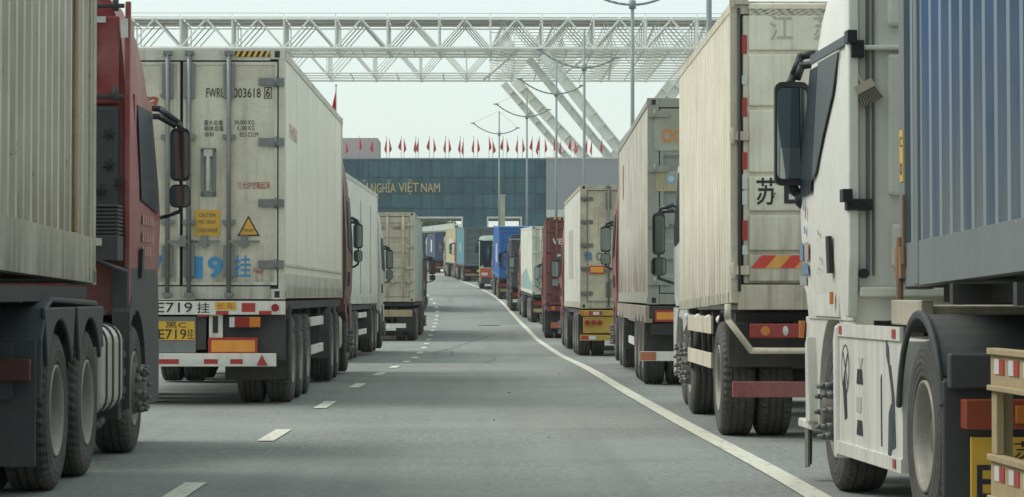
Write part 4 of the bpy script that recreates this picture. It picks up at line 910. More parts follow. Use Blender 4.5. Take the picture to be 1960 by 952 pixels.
for s in (-1, 1):
    q = p.b(1437, 1529, 620, 648); x0, x1 = (q[0], q[1]) if s < 0 else (-q[1], -q[0])
    b = MB(); b.box(x0, x1, .02, .10, q[2], q[3]); o = b.build('tail_light', M['lens_red'], r, .012)
    b = MB(); b.cyl((x0+.13 if s < 0 else x1-.13, .005, (q[2]+q[3])/2), (x0+.13 if s < 0 else x1-.13, .02, (q[2]+q[3])/2), .042, 14); b.build('lamp_lens', M['lens_amber'], o)
    b = MB(); b.ball((x0+.31 if s < 0 else x1-.31, .02, (q[2]+q[3])/2), .045, 12, .6, .3, 1); b.build('lamp_lens', M['lens_white'], o)
o = plate(r, 'underrun_bar', (p.x(1402), -p.x(1402), p.z(761), p.z(731)), .03, paint((.24, .055, .055), .55, .45, (.3, .26, .22), .2, seed=6), .08, bevel=.006)
b = MB(); [b.box(s*.45-.03, s*.45+.03, 0, .06, p.z(731), .8) for s in (-1, 1)]; b.build('bumper_bracket', M['chassis'], r)
for s in (-1, 1):
    b = MB(); b.box(min(s*1.22, s*.25), max(s*1.22, s*.25), .32, .35, p.z(705), 1.02); b.arc(1.0, R_, .60, .62, 20, 160, min(s*1.22, s*.6), max(s*1.22, s*.6), 12); b.build('mudguard', M['flap'], r, .006)
    for z0, z1 in ((p.z(655)+.04, p.z(632)+.1), (p.z(718)-.0, p.z(693)+.03)):
        b = MB(); b.box(min(s*1.2, s*1.225), max(s*1.2, s*1.225), 2.1, 5.0, z0, z1); b.build('side_guard', CBF, r, .004)
    for yy in (2.15, 3.4, 4.9): b = MB(); b.box(min(s*1.17, s*1.2), max(s*1.17, s*1.2), yy, yy+.05, .5, 1.1); b.build('guard_bracket', M['chassis'], r)
for s in (-1, 1):
    for yy in (1.4, 2.6, 3.9, 5.3):
        b = MB(); b.ball((s*1.2, yy, 1.05), .04, 8); b.build('side_lamp', M['white'], r)
bc = cab(r, 6.7, paint((.55, .56, .55), .4, seed=9), True, 1.1, side_hw=1.10, bumpw=1.08, mir=dict(zc=2.13, big=(.17, .50), small=(.20, .22), reach=.12, hw=1.25, shell=plain((.05, .055, .06), .35, name='mirror_shell')))
bc.scale = (.90, 1, 1); bc.location = (.02, 0, -.12)

# ================================================================== RIGHT THIRD: weathered grey reefer/dry container, red cab
r = lorry('container_lorry', 'lorry with streaked beige container side and grey ribbed doors marked with orange rings', GR, 38.4, 2.38+1.22, math.radians(-1.1), zg=0)
p = Px(38.4, 3.6)
SB = paint((.64, .59, .48), .6, .4, (.22, .18, .13), .9, rust=.3, seed=41); GD = paint((.27, .30, .28), .6, .55, (.40, .36, .26), .4, rust=.2, seed=42); GF = paint((.30, .32, .30), .6, .6, (.32, .28, .2), .5, rust=.3, seed=43)
zb = p.z(583)
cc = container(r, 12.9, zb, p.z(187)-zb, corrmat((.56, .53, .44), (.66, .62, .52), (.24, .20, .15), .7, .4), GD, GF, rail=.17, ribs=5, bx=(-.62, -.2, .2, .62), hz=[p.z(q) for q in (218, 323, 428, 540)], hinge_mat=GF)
plate(r, 'door_patch', p.b(1255, 1310, 328, 366), -.005, paint((.50, .44, .28), .6, .4, seed=3), .004, cc); plate(r, 'door_patch', p.b(1252, 1312, 212, 288), -.005, paint((.40, .41, .35), .6, .5, seed=5), .004, cc)
text('OOC', 'lettering', plain((.55, .26, .10), .6, name='orange_letters'), cc, (p.x(1266), p.x(1332), p.z(274), p.z(245)), 'rear', -.010, bold=.05)
b = MB(); b.cyl((p.x(1285), -.012, p.z(342)), (p.x(1285), -.009, p.z(342)), .075, 20); b.build('round_sticker', plain((.25, .42, .52), .5, name='blue_sticker'), cc)
b = MB(); b.cyl((p.x(1285), -.0135, p.z(342)), (p.x(1285), -.0121, p.z(342)), .045, 20); b.build('round_sticker', plain((.5, .6, .62), .5, name='pale_sticker'), cc)
b = MB(); b.box(-1.211, -1.2085, 10.4, 10.75, 3.0, 3.6); b.build('side_patch', plain((.42, .17, .13), .6, name='faded_red_patch'), cc)
m = MB(); m.box(-1.25, -1.15, 0, 12.6, zb-.26, zb-.02); m.box(1.15, 1.25, 0, 12.6, zb-.26, zb-.02); m.build('side_sill', paint((.33, .30, .25), .65, .6, rust=.5, seed=3), r, .006)
trailer(r, 12.9, zb-.0, [.95, 2.25, 3.55], guard=(4.9, 7.6, M['white'])); flaps(r, .40, .40, 1.0, w_=1.15)
m = MB(); m.box(-1.2, 1.2, .0, .08, zb-.2, zb-.02); m.box(-1.0, 1.0, -.02, .0, zb-.12, zb-.03); m.build('rear_underframe', M['chassis'], r)
o = plate(r, 'reflector_board', p.b(1254, 1298, 594, 616), -.02, M['red_refl'], .02); plate(r, 'reflector_panel', p.b(1257, 1295, 598, 612), -.04, M['orange_refl'], .003, o)
m = MB()
for i in range(5): m.box(p.x(1246), p.x(1300), -.0, .03, p.z(640)+i*.03, p.z(640)+i*.03+.02)
m.build('louvre_panel', M['chassis'], r)
o = plate(r, 'underrun_bar', (p.x(1225), -p.x(1225), p.z(691), p.z(673)), .02, M['white'], .08); plate(r, 'reflector_strip', p.b(1225, 1256, 674, 690), -.06, paint((.5, .17, .08), .5, .4, seed=2), .003, o)
tractor(r, 13.5, [9.6, 11.0], 14.7, RED, mir=dict(zc=2.38, big=(.20, .50), small=(.20, .22), reach=.04, hw=1.25, shell=M['black']))

# ================================================================== RIGHT FOURTH .. eighth
d = 64.5; xc = 2.4+1.22; r = lorry('container_lorry', 'lorry with white container side, flaking cream doors painted 豫C and a yellow rear bumper', GR, d, xc); p = Px(d, xc, gz(d))
W4 = paint((.62, .64, .58), .55, .5, (.28, .25, .19), .5, rust=.15, seed=51); C4 = paint((.58, .53, .38), .6, .75, (.24, .22, .19), .8, rust=.6, seed=52)
zb = p.z(591); cc = container(r, 12.2, zb, p.z(354)-zb, W4, C4, paint((.50, .47, .36), .6, .6, rust=.3, seed=53), 'reefer', bx=(-.55, -.15, .45, .85), hz=[p.z(q) for q in (381, 425, 470, 515, 562)], hinge_mat=M['steel'])
BI2 = plain((.10, .19, .32), .6, name='dull_blue_ink'); text('豫', 'lettering', BI2, cc, p.b(1118, 1134, 482, 500), 'rear', -.014, bold=.01); text('C', 'lettering', BI2, cc, p.b(1141, 1152, 483, 499), 'rear', -.014, bold=.02)
o = plate(r, 'reflector_board', p.b(1128, 1157, 509, 524), -.03, M['red_refl'], .02, cc); plate(r, 'reflector_panel', p.b(1130, 1155, 511, 522), -.05, M['orange_refl'], .003, cc)
plate(r, 'side_patch', (0, 0, 0, 0), 0, W4).name = 'x'; D.objects.remove(D.objects['x'])
b = MB(); b.box(-1.212, -1.2085, 5.2, 8.6, zb+.75, zb+2.0); b.build('side_patch', paint((.50, .46, .42), .6, .4, seed=2), cc)
trailer(r, 12.2, zb, [1.0, 2.3, 3.6]); YB = paint((.50, .33, .06), .55, .45, (.22, .16, .08), .4, seed=54)
m = MB(); m.box(-1.2, 1.2, -.05, .05, p.z(605), p.z(594)); m.box(-1.15, 1.15, .0, .05, p.z(638), p.z(606)); o = m.build('rear_bumper', YB, r, .01)
plate(r, 'reflector_panel', p.b(1127, 1153, 596, 604), -.05, M['red_refl'], .004, o); plate(r, 'reflector_panel', p.b(1135, 1147, 597, 603), -.055, M['white_refl'], .004, o)
for q in (1114, 1124, 1136, 1148):
    b = MB(); zz = 599 if q == 1114 else 618; b.cyl((p.x(q), -.07, p.z(zz)), (p.x(q), -.0, p.z(zz)), .06, 12); b.build('tail_light', M['lens_amber'] if q == 1114 else M['lens_red'], r)
o = plate(r, 'underrun_bar', (p.x(1110), -p.x(1110), p.z(652), p.z(641)), .0, YB, .08); plate(r, 'reflector_strip', p.b(1112, 1126, 643, 650), -.08, M['red_refl'], .003, o); plate(r, 'reflector_strip', p.b(1127, 1140, 643, 650), -.08, M['white_refl'], .003, o); flaps(r, .42, .4, 1.0, w_=.9)
tractor(r, 12.9, [9.0, 10.4], 13.9, RED, mir=dict(zc=2.2, big=(.22, .50), small=(.2, .22), reach=.04, hw=1.25))
# fifth, maroon
d = 91; xc = 2.24+1.22; r = lorry('container_lorry', 'maroon container lorry with white letters VE high on its ribbed doors', GR, d, xc, math.radians(-.9)); p = Px(d, xc, gz(d))
MR = paint((.18, .055, .055), .55, .35, (.2, .13, .11), .4, rust=.1, seed=61); zb = p.z(584)
cc = container(r, 12.2, zb, p.z(418)-zb, MR, MR, MR, ribs=5, hinge_mat=MR); text('VE', 'lettering', M['white_refl'], cc, (p.x(1058), p.x(1079), p.z(468), p.z(457)), 'rear', -.010, bold=.02, shear=.2)
b = MB(); b.prism([(p.x(1064), p.z(487)), (p.x(1079), p.z(487)), (p.x(1071), p.z(499))], -.010, -.007, 'y'); b.build('door_logo', M['white_refl'], cc)
plate(r, 'data_label', p.b(1062, 1073, 531, 543), -.007, paint((.4, .33, .28), .6, seed=1), .004, cc)
b = MB(); q = p.b(1055, 1083, 417, 421)
for i in range(6): b.m = i % 2; b.box(q[0]+i*.08, q[0]+i*.08+.08, -.01, -.005, q[2], q[3])
b.build('hazard_stripe', [M['ink'], M['yellow']], cc)
trailer(r, 12.2, zb, [1.0, 2.3, 3.6], framecol=paint((.10, .05, .045), .7, seed=2)); m = MB(); m.box(-1.2, 1.2, 0, .08, p.z(596), p.z(586)); m.build('rear_beam', MR, r)
b = MB(); b.cyl((p.x(1059), -.04, p.z(590)), (p.x(1059), 0, p.z(590)), .07, 12); b.build('tail_light', M['lens_amber'], r)
plate(r, 'underrun_bar', (-1.05, 1.05, p.z(628), p.z(617)), 0, plain((.42, .12, .06), .5, name='orange_red_bar'), .08); flaps(r, .42, .3, .95, w_=1.0)
tractor(r, 12.9, [9.0, 10.4], 13.9, RED, mir=dict(zc=2.3, big=(.24, .5), small=(.2, .25), reach=.04, hw=1.25))
# sixth, white
def stdlorry(name, label, d, xl, rz, mats, L=12.2, H=2.9, top=None, cabm=None, bumper=None, bars=True, style='dry', zb=1.2, emblem=None, mir=True, group=GR, high=True):
    xc = xl+1.22; zg = gz(d); sl_ = math.atan((gz(d+12)-gz(d))/12)
    r = lorry(name, label, group, d, xc, rz, sl_, zg); side, door, frame = mats
    cc = container(r, L, zb, H, side, door, frame, style, bars=d < 120, hinge_mat=frame)
    if d > 130:
        for ch in [c for c in cc.children if c.name.startswith('hinge')]: D.objects.remove(ch)
    trailer(r, L, zb, [1.0, 2.3, 3.6] if L > 8 else [1.0, 2.3]); flaps(r, .42, .35, .95, w_=.9)
    o = plate(r, 'rear_bumper', (-1.15, 1.15, .45, .60), .0, bumper or M['white'], .08)
    plate(r, 'tail_light', (-1.15, -.75, .75, .9), .03, M['lens_red'], .08); plate(r, 'tail_light', (.75, 1.15, .75, .9), .03, M['lens_red'], .08)
    plate(r, 'number_plate', (-.25, .25, .72, .9), .03, M['yellow'], .03)
    tractor(r, L+.7, [L-3.2, L-1.8] if L > 8 else [L-1.3], L+1.6, cabm or RED, inner=False, high=high)
    if emblem: 
        
            s_, a0, a1, z0, z1, mt = emblem
            for k in range(s_):
                w_ = (a0-a1)/s_; e = MB(); e.box(-1.213, -1.2085, a1+k*w_, a1+(k+.6)*w_, z0, z1); e.build('side_emblem', mt, cc)
    return r, cc
WS = M['white_refl']
W6 = paint((.60, .63, .55), .55, .35, (.25, .24, .19), .5, seed=71); r, cc = stdlorry('container_lorry', 'white container lorry with grey green stain low on its side, beyond the maroon one', 116, 2.27, math.radians(1.4), (W6, paint((.58, .56, .47), .6, .4, seed=72), W6), style='reefer', cabm=RED, bumper=paint((.4, .33, .16), .6, seed=1))
b = MB(); b.prism([(.2, 1.35), (11.8, 1.35), (11.8, 1.9), (6, 2.3), (.2, 1.6)], -1.213, -1.2085); b.build('side_stripe', paint((.28, .42, .38), .6, seed=2), cc)
N7 = paint((.06, .07, .09), .5, .4, seed=73); r, cc = stdlorry('container_lorry', 'low dark slate container lorry between the white and the bright blue containers', 135, 1.62, math.radians(.8), (N7, N7, N7), L=6.1, H=2.35, zb=1.2, cabm=N7)
B8 = paint((.02, .12, .36), .45, .25, (.12, .16, .25), .3, seed=74); r, cc = stdlorry('container_lorry', 'bright blue container lorry with a pale upright mark on its side', 154, 1.15, math.radians(1.2), (B8, B8, B8), H=2.9, cabm=paint((.2, .22, .25), .4, seed=4), bumper=paint((.35, .24, .12), .6, seed=3), emblem=(1, 9.0, 4.0, 2.0, 3.1, plain((.40, .48, .58), .6, name='pale_blue_letters')))
# tenth to twelfth, round the bend
T10 = paint((.10, .26, .30), .5, .35, (.2, .24, .22), .4, seed=75); r, cc = stdlorry('container_lorry', 'lorry with a teal container side and slate grey ribbed doors, behind the coach', 205, -1.1, math.radians(3.2), (T10, paint((.10, .12, .13), .6, .4, seed=76), paint((.12, .17, .18), .6, .4, seed=79)), bumper=paint((.35, .2, .12), .6, seed=3), emblem=(1, 9, 4, 2.2, 2.9, plain((.2, .36, .38), .6, name='pale_teal_letters')))
Y11 = paint((.50, .47, .30), .6, .4, seed=77); r, cc = stdlorry('container_lorry', 'cream yellow container lorry with white bars, between the teal and the navy containers', 222, -1.9, math.radians(4.3), (Y11, Y11, Y11), H=2.9, emblem=(3, 8.5, 3.5, 2.4, 3.2, WS), cabm=paint((.3, .3, .3), .4, seed=4))
N12 = paint((.05, .085, .18), .5, .35, seed=78); r, cc = stdlorry('container_lorry', 'navy blue container lorry with white emblem on its side and yellow square on its doors', 262, -4.2, math.radians(4.6), (N12, N12, N12), H=2.6, bumper=plain((.42, .15, .06), .6, name='orange_red_bar2'), emblem=(1, 7.5, 4.5, 2.0, 3.2, WS), cabm=paint((.55, .55, .5), .4, seed=4))
plate(r, 'door_placard', (-.35, .25, 3.0, 3.45), -.008, plain((.62, .60, .30), .6, name='pale_yellow_placard'), .006, cc)

# ================================================================== ninth: coach facing us
r = empty('coach', (1.25+.03, 175, gz(175)), math.radians(-.5)); tag(r, 'pale green coach facing the camera with a tall windscreen and an orange front', 'coach')
CO = paint((.30, .38, .32), .4, .3, seed=81); m = MB(); W_ = 1.25
lv = [(.55, 1.22, 11, .3), (1.2, 1.25, 11, .3), (3.0, 1.24, 11, .3), (3.35, 1.15, 10.9, .35), (3.45, 1.0, 10.7, .4)]
m = MB()
prof = [(.0, .55), (-.08, 1.2), (.05, 2.2), (.28, 3.1), (.55, 3.4), (.9, 3.5), (10.5, 3.5), (10.9, 3.3), (11, 2.0), (11, .4), (.25, .4)]
n = len(prof); cx_ = 0
def sec(x, k): return [(x, a+(k if a < 5 else -k), min(z, 3.5-abs(k)*.6)) for a, z in prof]
xs = [(-1.25, .30), (-1.18, .14), (-1.0, .05), (0, 0), (1.0, .05), (1.18, .14), (1.25, .30)]
vs = [q for x, k in xs for q in sec(x, k)]
m.smooth = True; m.add(vs, [(j*n+i, j*n+(i+1) % n, (j+1)*n+(i+1) % n, (j+1)*n+i) for j in range(len(xs)-1) for i in range(n)]); m.smooth = False; m.add([vs[i] for i in range(n)]+[vs[(len(xs)-1)*n+i] for i in range(n)], [tuple(range(n)), tuple(range(n, 2*n))])
cb = m.build('coach_body', CO, r)
g = MB(); xs2 = [(-1.2, .15), (-.95, .045), (0, 0), (.95, .045), (1.2, .15)]; pr = [(.0, 1.35), (.01, 1.9), (.05, 2.2), (.20, 2.8), (.31, 3.15)]
vs = [(x, a+k-.05, z) for x, k in xs2 for a, z in pr]; g.smooth = True; g.add(vs, [(j*5+i, j*5+i+1, (j+1)*5+i+1, (j+1)*5+i) for j in range(4) for i in range(4)]); g.build('windscreen', M['side_glass'], cb)
g = MB(); g.box(-1.2, 1.2, -.13, .2, .75, 1.38); g.build('front_panel', paint((.45, .10, .035), .45, .4, seed=82), cb, .05)
g = MB(); g.box(-1.1, 1.1, -.1, .2, .38, .74); g.build('front_bumper', M['plastic'], cb, .04); plate(r, 'number_plate', (-.5, .5, .42, .60), -.1, M['white_refl'], .02, cb)
for s in (-1, 1):
    g = MB(); g.box(min(s*.7, s*1.1), max(s*.7, s*1.1), -.16, -.12, .9, 1.08); g.build('headlight', M['lens_white'], cb, .02)
    g = MB(); g.box(min(s*1.251, s*1.262), max(s*1.251, s*1.262), .9, 10.4, 1.7, 2.9); g.build('window', M['glass'], cb)
    g = MB(); g.tube([(s*1.1, .3, 3.2), (s*1.35, -.1, 3.1), (s*1.38, -.15, 2.8)], .03); g.box(min(s*1.28, s*1.48), max(s*1.28, s*1.48), -.2, -.1, 2.35, 2.8); g.build('mirror', M['black'], cb)
    wheel(r, s*1.25, 2.4, s, 'front'); wheel(r, s*1.25, 8.2, s, 'rear')

# ================================================================== street lamps, flags, building
POLE = paint((.28, .33, .32), .45, .2, seed=91, bump=0); CAB = plain((.35, .4, .4), .5, name='cable')
def street_lamp():
    r = empty('street_lamp', (0, 0, 0)); m = MB(); m.cyl((0, 0, 0), (0, 0, 13.9), .10, 12, .055); m.cyl((0, 0, 0), (0, 0, .5), .16, 12); m.cyl((0, 0, 11.85), (0, 0, 12.15), .13, 12); m.build('pole', POLE, r)
    for s, wl, rs in ((-1, 2.2, .9), (1, 1.55, .5)):
        P = [(s*wl*t/8, 0, 12+rs*(t/8)**2) for t in range(9)]; a = MB(); a.tube(P, .045, 8); a.build('lamp_arm', POLE, r)
        a = MB(); a.ball((s*wl, 0, 12+rs), .17, 8, 1.3, .6, .35); a.build('lamp_head', POLE, r)
        a = MB(); a.cyl((s*wl, 0, 12+rs), (0, 0, 13.9), .012, 5); a.build('cable', CAB, r)
    return r
lamp = street_lamp()
def copy_tree(o, parent=None):
    c = o.copy(); col.objects.link(c); c.parent = parent
    for ch in list(o.children): copy_tree(ch, c)
    return c
LL = ['street lamp rising behind the cream box truck, only its thick pole in view', 'tallest fully seen street lamp, rising above the beige container with orange rings', 'street lamp crossing the gantry, rising above the white and cream container', 'street lamp in front of the V legs, rising above the maroon container', 'street lamp rising above the white container, right of the shortest lamp', 'shortest and farthest street lamp, before the glass wall above the blue container']
for i, (px, d) in enumerate(((1358, 70), (1211, 100), (1118.5, 134), (1065, 163), (1008.5, 196), (955.5, 229))):
    o = lamp if i == 0 else copy_tree(lamp); o.location = ((px-VX)*d/F, d, gz(d)); tag(o, LL[i], 'street lamp', 'curved arm street lamps along the right row')
m = MB(); m.box(-.35, .35, -.35, .35, 0, 9.0); m.box(-.42, .42, -.42, .42, 9.0, 9.2); o = m.build('concrete_pillar', paint((.42, .40, .32), .7, seed=2), None, .03); o.location = ((961-VX)*330/F, 330, 4.2); tag(o, 'slender beige pillar standing just before the glass wall beside the farthest lamp', 'pillar')

# gatehouse
DBD = 380.0; k_ = DBD/F
def X(px): return (px-VX)*k_
def Z(py): return EYE-(py-VY)*k_
r = empty('gatehouse', (X(850), DBD, 4.5)); tag(r, 'long gatehouse with dark teal glass wall, gold lettering and a grey right wing', 'building')
ox, oy, oz = r.location
def curtain():
    m, nt, bs = newmat('teal_curtain_glass'); tc = N(nt, 'ShaderNodeTexCoord'); v = tc.outputs['Object']
    sn = N(nt, 'ShaderNodeVectorMath', operation='SNAP'); sn.inputs[1].default_value = (1.45, 50, 2.2); nt.links.new(v, sn.inputs[0]); wn = N(nt, 'ShaderNodeTexWhiteNoise'); nt.links.new(sn.outputs[0], wn.inputs[0])
    big = noise(nt, v, .10, 5, .65); wob = noise(nt, v, .5, 5, .7, (1, 1, .35))
    c = mixc(nt, wn.outputs[0], (.010, .055, .080), (.032, .110, .145)); c = mixc(nt, ramp(nt, wob, .5, .65, 0, .6), c, (.045, .135, .15)); c = mixc(nt, ramp(nt, big, .56, .6, 0, .5), c, (.03, .10, .15))
    nt.links.new(c, bs.inputs['Base Color']); bs.inputs['Roughness'].default_value = .10; bs.inputs['Specular IOR Level'].default_value = .3
    bp = N(nt, 'ShaderNodeBump'); bp.inputs['Strength'].default_value = .15; bp.inputs['Distance'].default_value = .4; nt.links.new(noise(nt, v, .22, 2), bp.inputs['Height']); nt.links.new(bp.outputs[0], bs.inputs['Normal']); return m
CG = curtain(); GW = paint((.30, .30, .33), .7, .25, (.24, .24, .25), .2, seed=92, bump=0); LW = paint((.6, .62, .58), .6, .2, seed=93, bump=0)
top = Z(305)-oz; pt = Z(415)-oz; lo = 0.0
def bb(name, x0, x1, y0, y1, z0, z1, mt, par=None, bev=0):
    m = MB(); m.box(x0-ox, x1-ox, y0, y1, z0, z1); return m.build(name, mt, par or r, bev)
m = MB(); xs_ = [X(470), X(788), X(886), X(932), X(999), X(1045)]
m.box(xs_[0]-ox, xs_[5]-ox, 0, 14, pt, top)                      # upper storeys
for a, b_ in ((0, 1), (2, 3), (4, 5)): m.box(xs_[a]-ox, xs_[b_]-ox, .0, 14, lo, pt)
body = m.build('glass_wall', CG, r)
m = MB()
nxx = int((xs_[5]-xs_[0])/1.45)
for i in range(nxx+1): x = xs_[5]-ox-i*1.45; m.box(x-.03, x+.03, -.05, .0, pt, top-.05)
for zz in (Z(340)-oz, Z(371)-oz, Z(399)-oz): m.box(xs_[0]-ox, xs_[5]-ox, -.045, .0, zz-.05, zz+.05)
m.build('mullion_grid', plain((.006, .02, .028), .5, name='dark_mullion'), body)
bb('parapet', xs_[0], xs_[5], -.15, 14.2, top, top+.18, paint((.25, .33, .34), .6, seed=1, bump=0))
for a, b_ in ((1, 2), (3, 4)):                                    # portal frames
    m = MB(); x0, x1 = xs_[a]-ox, xs_[b_]-ox
    for e in ((x0, x0+.22, lo, pt), (x1-.22, x1, lo, pt), (x0+.22, x1-.22, pt-.25, pt)): m.box(e[0], e[1], -.2, 14, e[2], e[3])
    m.build('portal_frame', LW, r)
bb('grey_wing', X(1045)+.02, X(1420), -.6, 14, Z(412)-oz, top+.05, GW); bb('wing_base', X(1045)+.02, X(1420), -.3, 13, 0, Z(412)-oz, GW); bb('wing_band', X(1045)+.02, X(1420), -.75, 0, Z(416)-oz, Z(402)-oz, LW)
bb('wing_coping', X(1045)+.02, X(1420), -.7, 14.1, top+.05, top+.25, LW)
bb('roof_block', X(560), X(719), 8, 20, top+.18, Z(258)-oz, paint((.42, .35, .37), .7, .2, (.34, .30, .31), .3, seed=94, bump=0))
GOLD = plain((.55, .40, .16), .35, .3, name='gold_letter')
for w_, q in (('CHỦ', (650, 704, 345, 369)), ('NGHĨA', (710, 757, 345, 369)), ('VIỆT', (763, 801, 344, 373)), ('NAM', (806, 842, 351, 368)), ('CỘNG HOÀ XÃ HỘI', (480, 640, 345, 369))):
    text(w_, 'facade_lettering', GOLD, r, (X(q[0])-ox, X(q[1])-ox, Z(q[3])-oz, Z(q[2])-oz), 'rear', -.06, ext=.06, bold=.0)
# flags on the roof edge
FR = plain((.62, .05, .04), .7, name='red_flag_cloth')
def flag_mesh(v, w_, h_):
    m = MB(); rnd = random.Random(v); n, k = 7, 10; vs = []; ph = rnd.uniform(0, 6); dr = rnd.uniform(.3, 1.0)
    for j in range(k+1):
        t = j/k
        for i in range(n+1):
            u = i/n; sp = w_*(.10+.62*t)*(1 if t < .72 else .15+.85*(1-t)/.28)
            x = u*sp; z = -t*h_-u*dr*h_*.35; y = .10*math.sin(u*6+ph+t*3)
            vs.append((x, y, z))
    m.smooth = True; m.add(vs, [(j*(n+1)+i, j*(n+1)+i+1, (j+1)*(n+1)+i+1, (j+1)*(n+1)+i) for j in range(k) for i in range(n)]); return m
protos = []
for v in range(4):
    f = empty('flagpole', (0, 0, 0)); m = MB(); m.cyl((0, 0, 0), (0, 0, 3.0), .035, 8); m.ball((0, 0, 3.02), .06, 6); m.build('pole', CAB, f)
    fm_ = flag_mesh(v*5+2, (.85, .7, -.8, -.6)[v], (1.55, 1.7, 1.5, 1.75)[v]).build('flag', FR, f); fm_.location = (0, 0, 2.95); s_ = fm_.modifiers.new('cloth', 'SOLIDIFY'); s_.thickness = .02; protos.append(f)
fx = [661, 688, 714, 740, 745, 768, 773, 796, 801, 822, 830, 853, 859, 881, 887, 907, 914, 936, 943, 963, 970, 991, 1000, 1019, 1030, 1033, 1043, 1060, 1074, 1093, 1100, 1124, 1133, 1153]
for i, q in enumerate(fx):
    v = i % 4 if i < 4 else random.randrange(4); f = protos[i] if i < 4 else copy_tree(protos[v])
    rr = random.uniform(-.25, .25); yy = 1.0 if i % 2 else 5.0; dd = DBD+yy; f.location = ((q-VX)*dd/F, dd, Z(305)+.15); f.scale = (1, 1, 1.03 if i % 2 else 1.0); f.rotation_euler = (0, 0, rr)
    tag(f, 'red flag hanging limp on a thin pole along the roof edge of the gatehouse', 'flag', 'red flags along the gatehouse roof')
f = empty('tall_flagpole', ((643-VX)*152/F, 152, gz(152))); m = MB(); m.cyl((0, 0, 0), (0, 0, 11.95), .06, 10, .03); m.ball((0, 0, 11.97), .07, 6); m.build('pole', CAB, f)
fl = flag_mesh(9, -.42, 1.25).build('flag', FR, f); fl.location = (0, 0, 11.8); s_ = fl.modifiers.new('cloth', 'SOLIDIFY'); s_.thickness = .01; tag(f, 'single red flag drooping above the roof of the FWRU reefer container', 'flag')
# canopy seen through the portal
r = empty('canopy', (X(840), 345, 4.3)); tag(r, 'low white sloping canopy roof beyond the farthest lorries, before the left portal', 'canopy')
kk = 345/F
def X3(q): return (q-840)*kk
m = MB(); zr = lambda q: EYE-(q-VY)*kk-4.3
m.prism([(X3(798), zr(444)), (X3(798), zr(437)), (X3(877), zr(427)), (X3(877), zr(440))], 0, 9, 'y'); m.build('canopy_roof', paint((.85, .86, .82), .5, .1, seed=1), r)
for q in (802, 873): m = MB(); m.box(X3(q)-.12, X3(q)+.12, .5, .8, 0, zr(440)); m.build('post', LW, r)
# trees beyond the portal
def tree(x, d, h, w_, seed):
    rnd = random.Random(seed); t = empty('tree', (x, d, 4.6)); m = MB(); m.cyl((0, 0, 0), (0, 0, h*.55), .22, 8, .12)
    for i in range(5): a = rnd.uniform(0, 6.3); m.cyl((0, 0, h*rnd.uniform(.3, .5)), (math.cos(a)*w_*.35, math.sin(a)*w_*.35, h*rnd.uniform(.6, .85)), .08, 6, .03)
    m.build('trunk', plain((.10, .075, .05), .8, name='bark'), t)
    c = MB()
    for k in range(14):
        a = rnd.uniform(0, 6.3); q = rnd.uniform(0, .36)*w_; cx_, cy_, cz_ = math.cos(a)*q, math.sin(a)*q, h*rnd.uniform(.45, .9); rr = w_*rnd.uniform(.14, .24)
        for i in range(170):
            u = Vector((rnd.gauss(0, 1), rnd.gauss(0, 1), rnd.gauss(0, .8))).normalized()*rr*rnd.uniform(.6, 1.1); p0 = Vector((cx_, cy_, cz_))+u; s1 = Vector((rnd.uniform(-1, 1), rnd.uniform(-1, 1), rnd.uniform(-1, 1))).normalized()*.38; s2 = s1.cross(u.normalized())*.8
            c.add([p0-s1, p0+s2*.6, p0+s1, p0-s2*.6], [(0, 1, 2, 3)])
    c.build('crown', LEAF[seed % 2], t); return t
LEAF = [plain((.055, .10, .035), .7, name='leaves_dark'), plain((.09, .14, .05), .7, name='leaves_light')]
TL = ['broad green tree beyond the left portal, leftmost through the opening', 'dark green tree beyond the left portal, second from the left', 'lighter green tree in the middle of the left portal opening', 'dark tree right of the middle of the left portal opening', 'green tree at the right jamb of the left portal opening']
for i, (q, h, w_) in enumerate(((795, 10.5, 9), (813, 10.8, 9), (832, 10.2, 9), (852, 9.0, 8), (876, 7.8, 6))): tag(tree((q-VX)*470/F, 470+i*4, h, w_, i), TL[i], 'tree', 'trees seen through the gatehouse portal')

# ================================================================== space frame gantry
DG = 400.0; g1 = DG/F
r = empty('space_frame_gantry', ((985-VX)*g1, DG, 4.5)); tag(r, 'huge white tubular space frame gantry spanning the road on slanting legs', 'gantry')
ox, oy, oz = r.location; ZT_, ZB_ = EYE+(VY-36)*g1-oz, EYE+(VY-92)*g1-oz
PW = paint((.82, .84, .82), .45, .2, (.36, .37, .34), .3, seed=95, bump=0)
bay = 99*g1; xn0 = (345-VX)*g1-ox
i0, i1 = -5, 13
jR = (985-VX)*g1-ox
def lattice(y, i0, i1, off=0., plates=False, rt=.14):
    m = MB(); 
    for i in range(i0, i1):
        x = xn0+(i+off)*bay; m.cyl((x, y, ZB_), (x+bay/2, y, ZT_), rt, 6, caps=False); m.cyl((x+bay/2, y, ZT_), (x+bay, y, ZB_), rt, 6, caps=False); m.cyl((x, y, ZB_), (x, y, ZT_), rt*.8, 6, caps=False)
        m.ball((x, y, ZB_), rt*2.1, 6); m.ball((x+bay/2, y, ZT_), rt*1.9, 6)
    return m.build('lattice', PW, r)
ys = [0, 5, 10, 15, 20, 25, 30, 35, 40, 45, 50, 55, 60.5]
iR = 7   # first node of the full depth part, right of the road
for j, y in enumerate(ys):
    full = j < 4 or j > 8; off = 0 if j < 5 else .5
    a = i0 if full else 6
    lattice(y, a, i1, off, rt=.155 if j in (0, 12) else .10)
    x0, x1 = xn0+(a+off)*bay-.1, xn0+(i1+off)*bay+.1
    for nm, zz in (('upper_chord', ZT_), ('lower_chord', ZB_)):
        m = MB(); m.cyl((x0, y, zz), (x1, y, zz), .20 if j in (0, 12) else .125, 8); m.build(nm, PW, r)
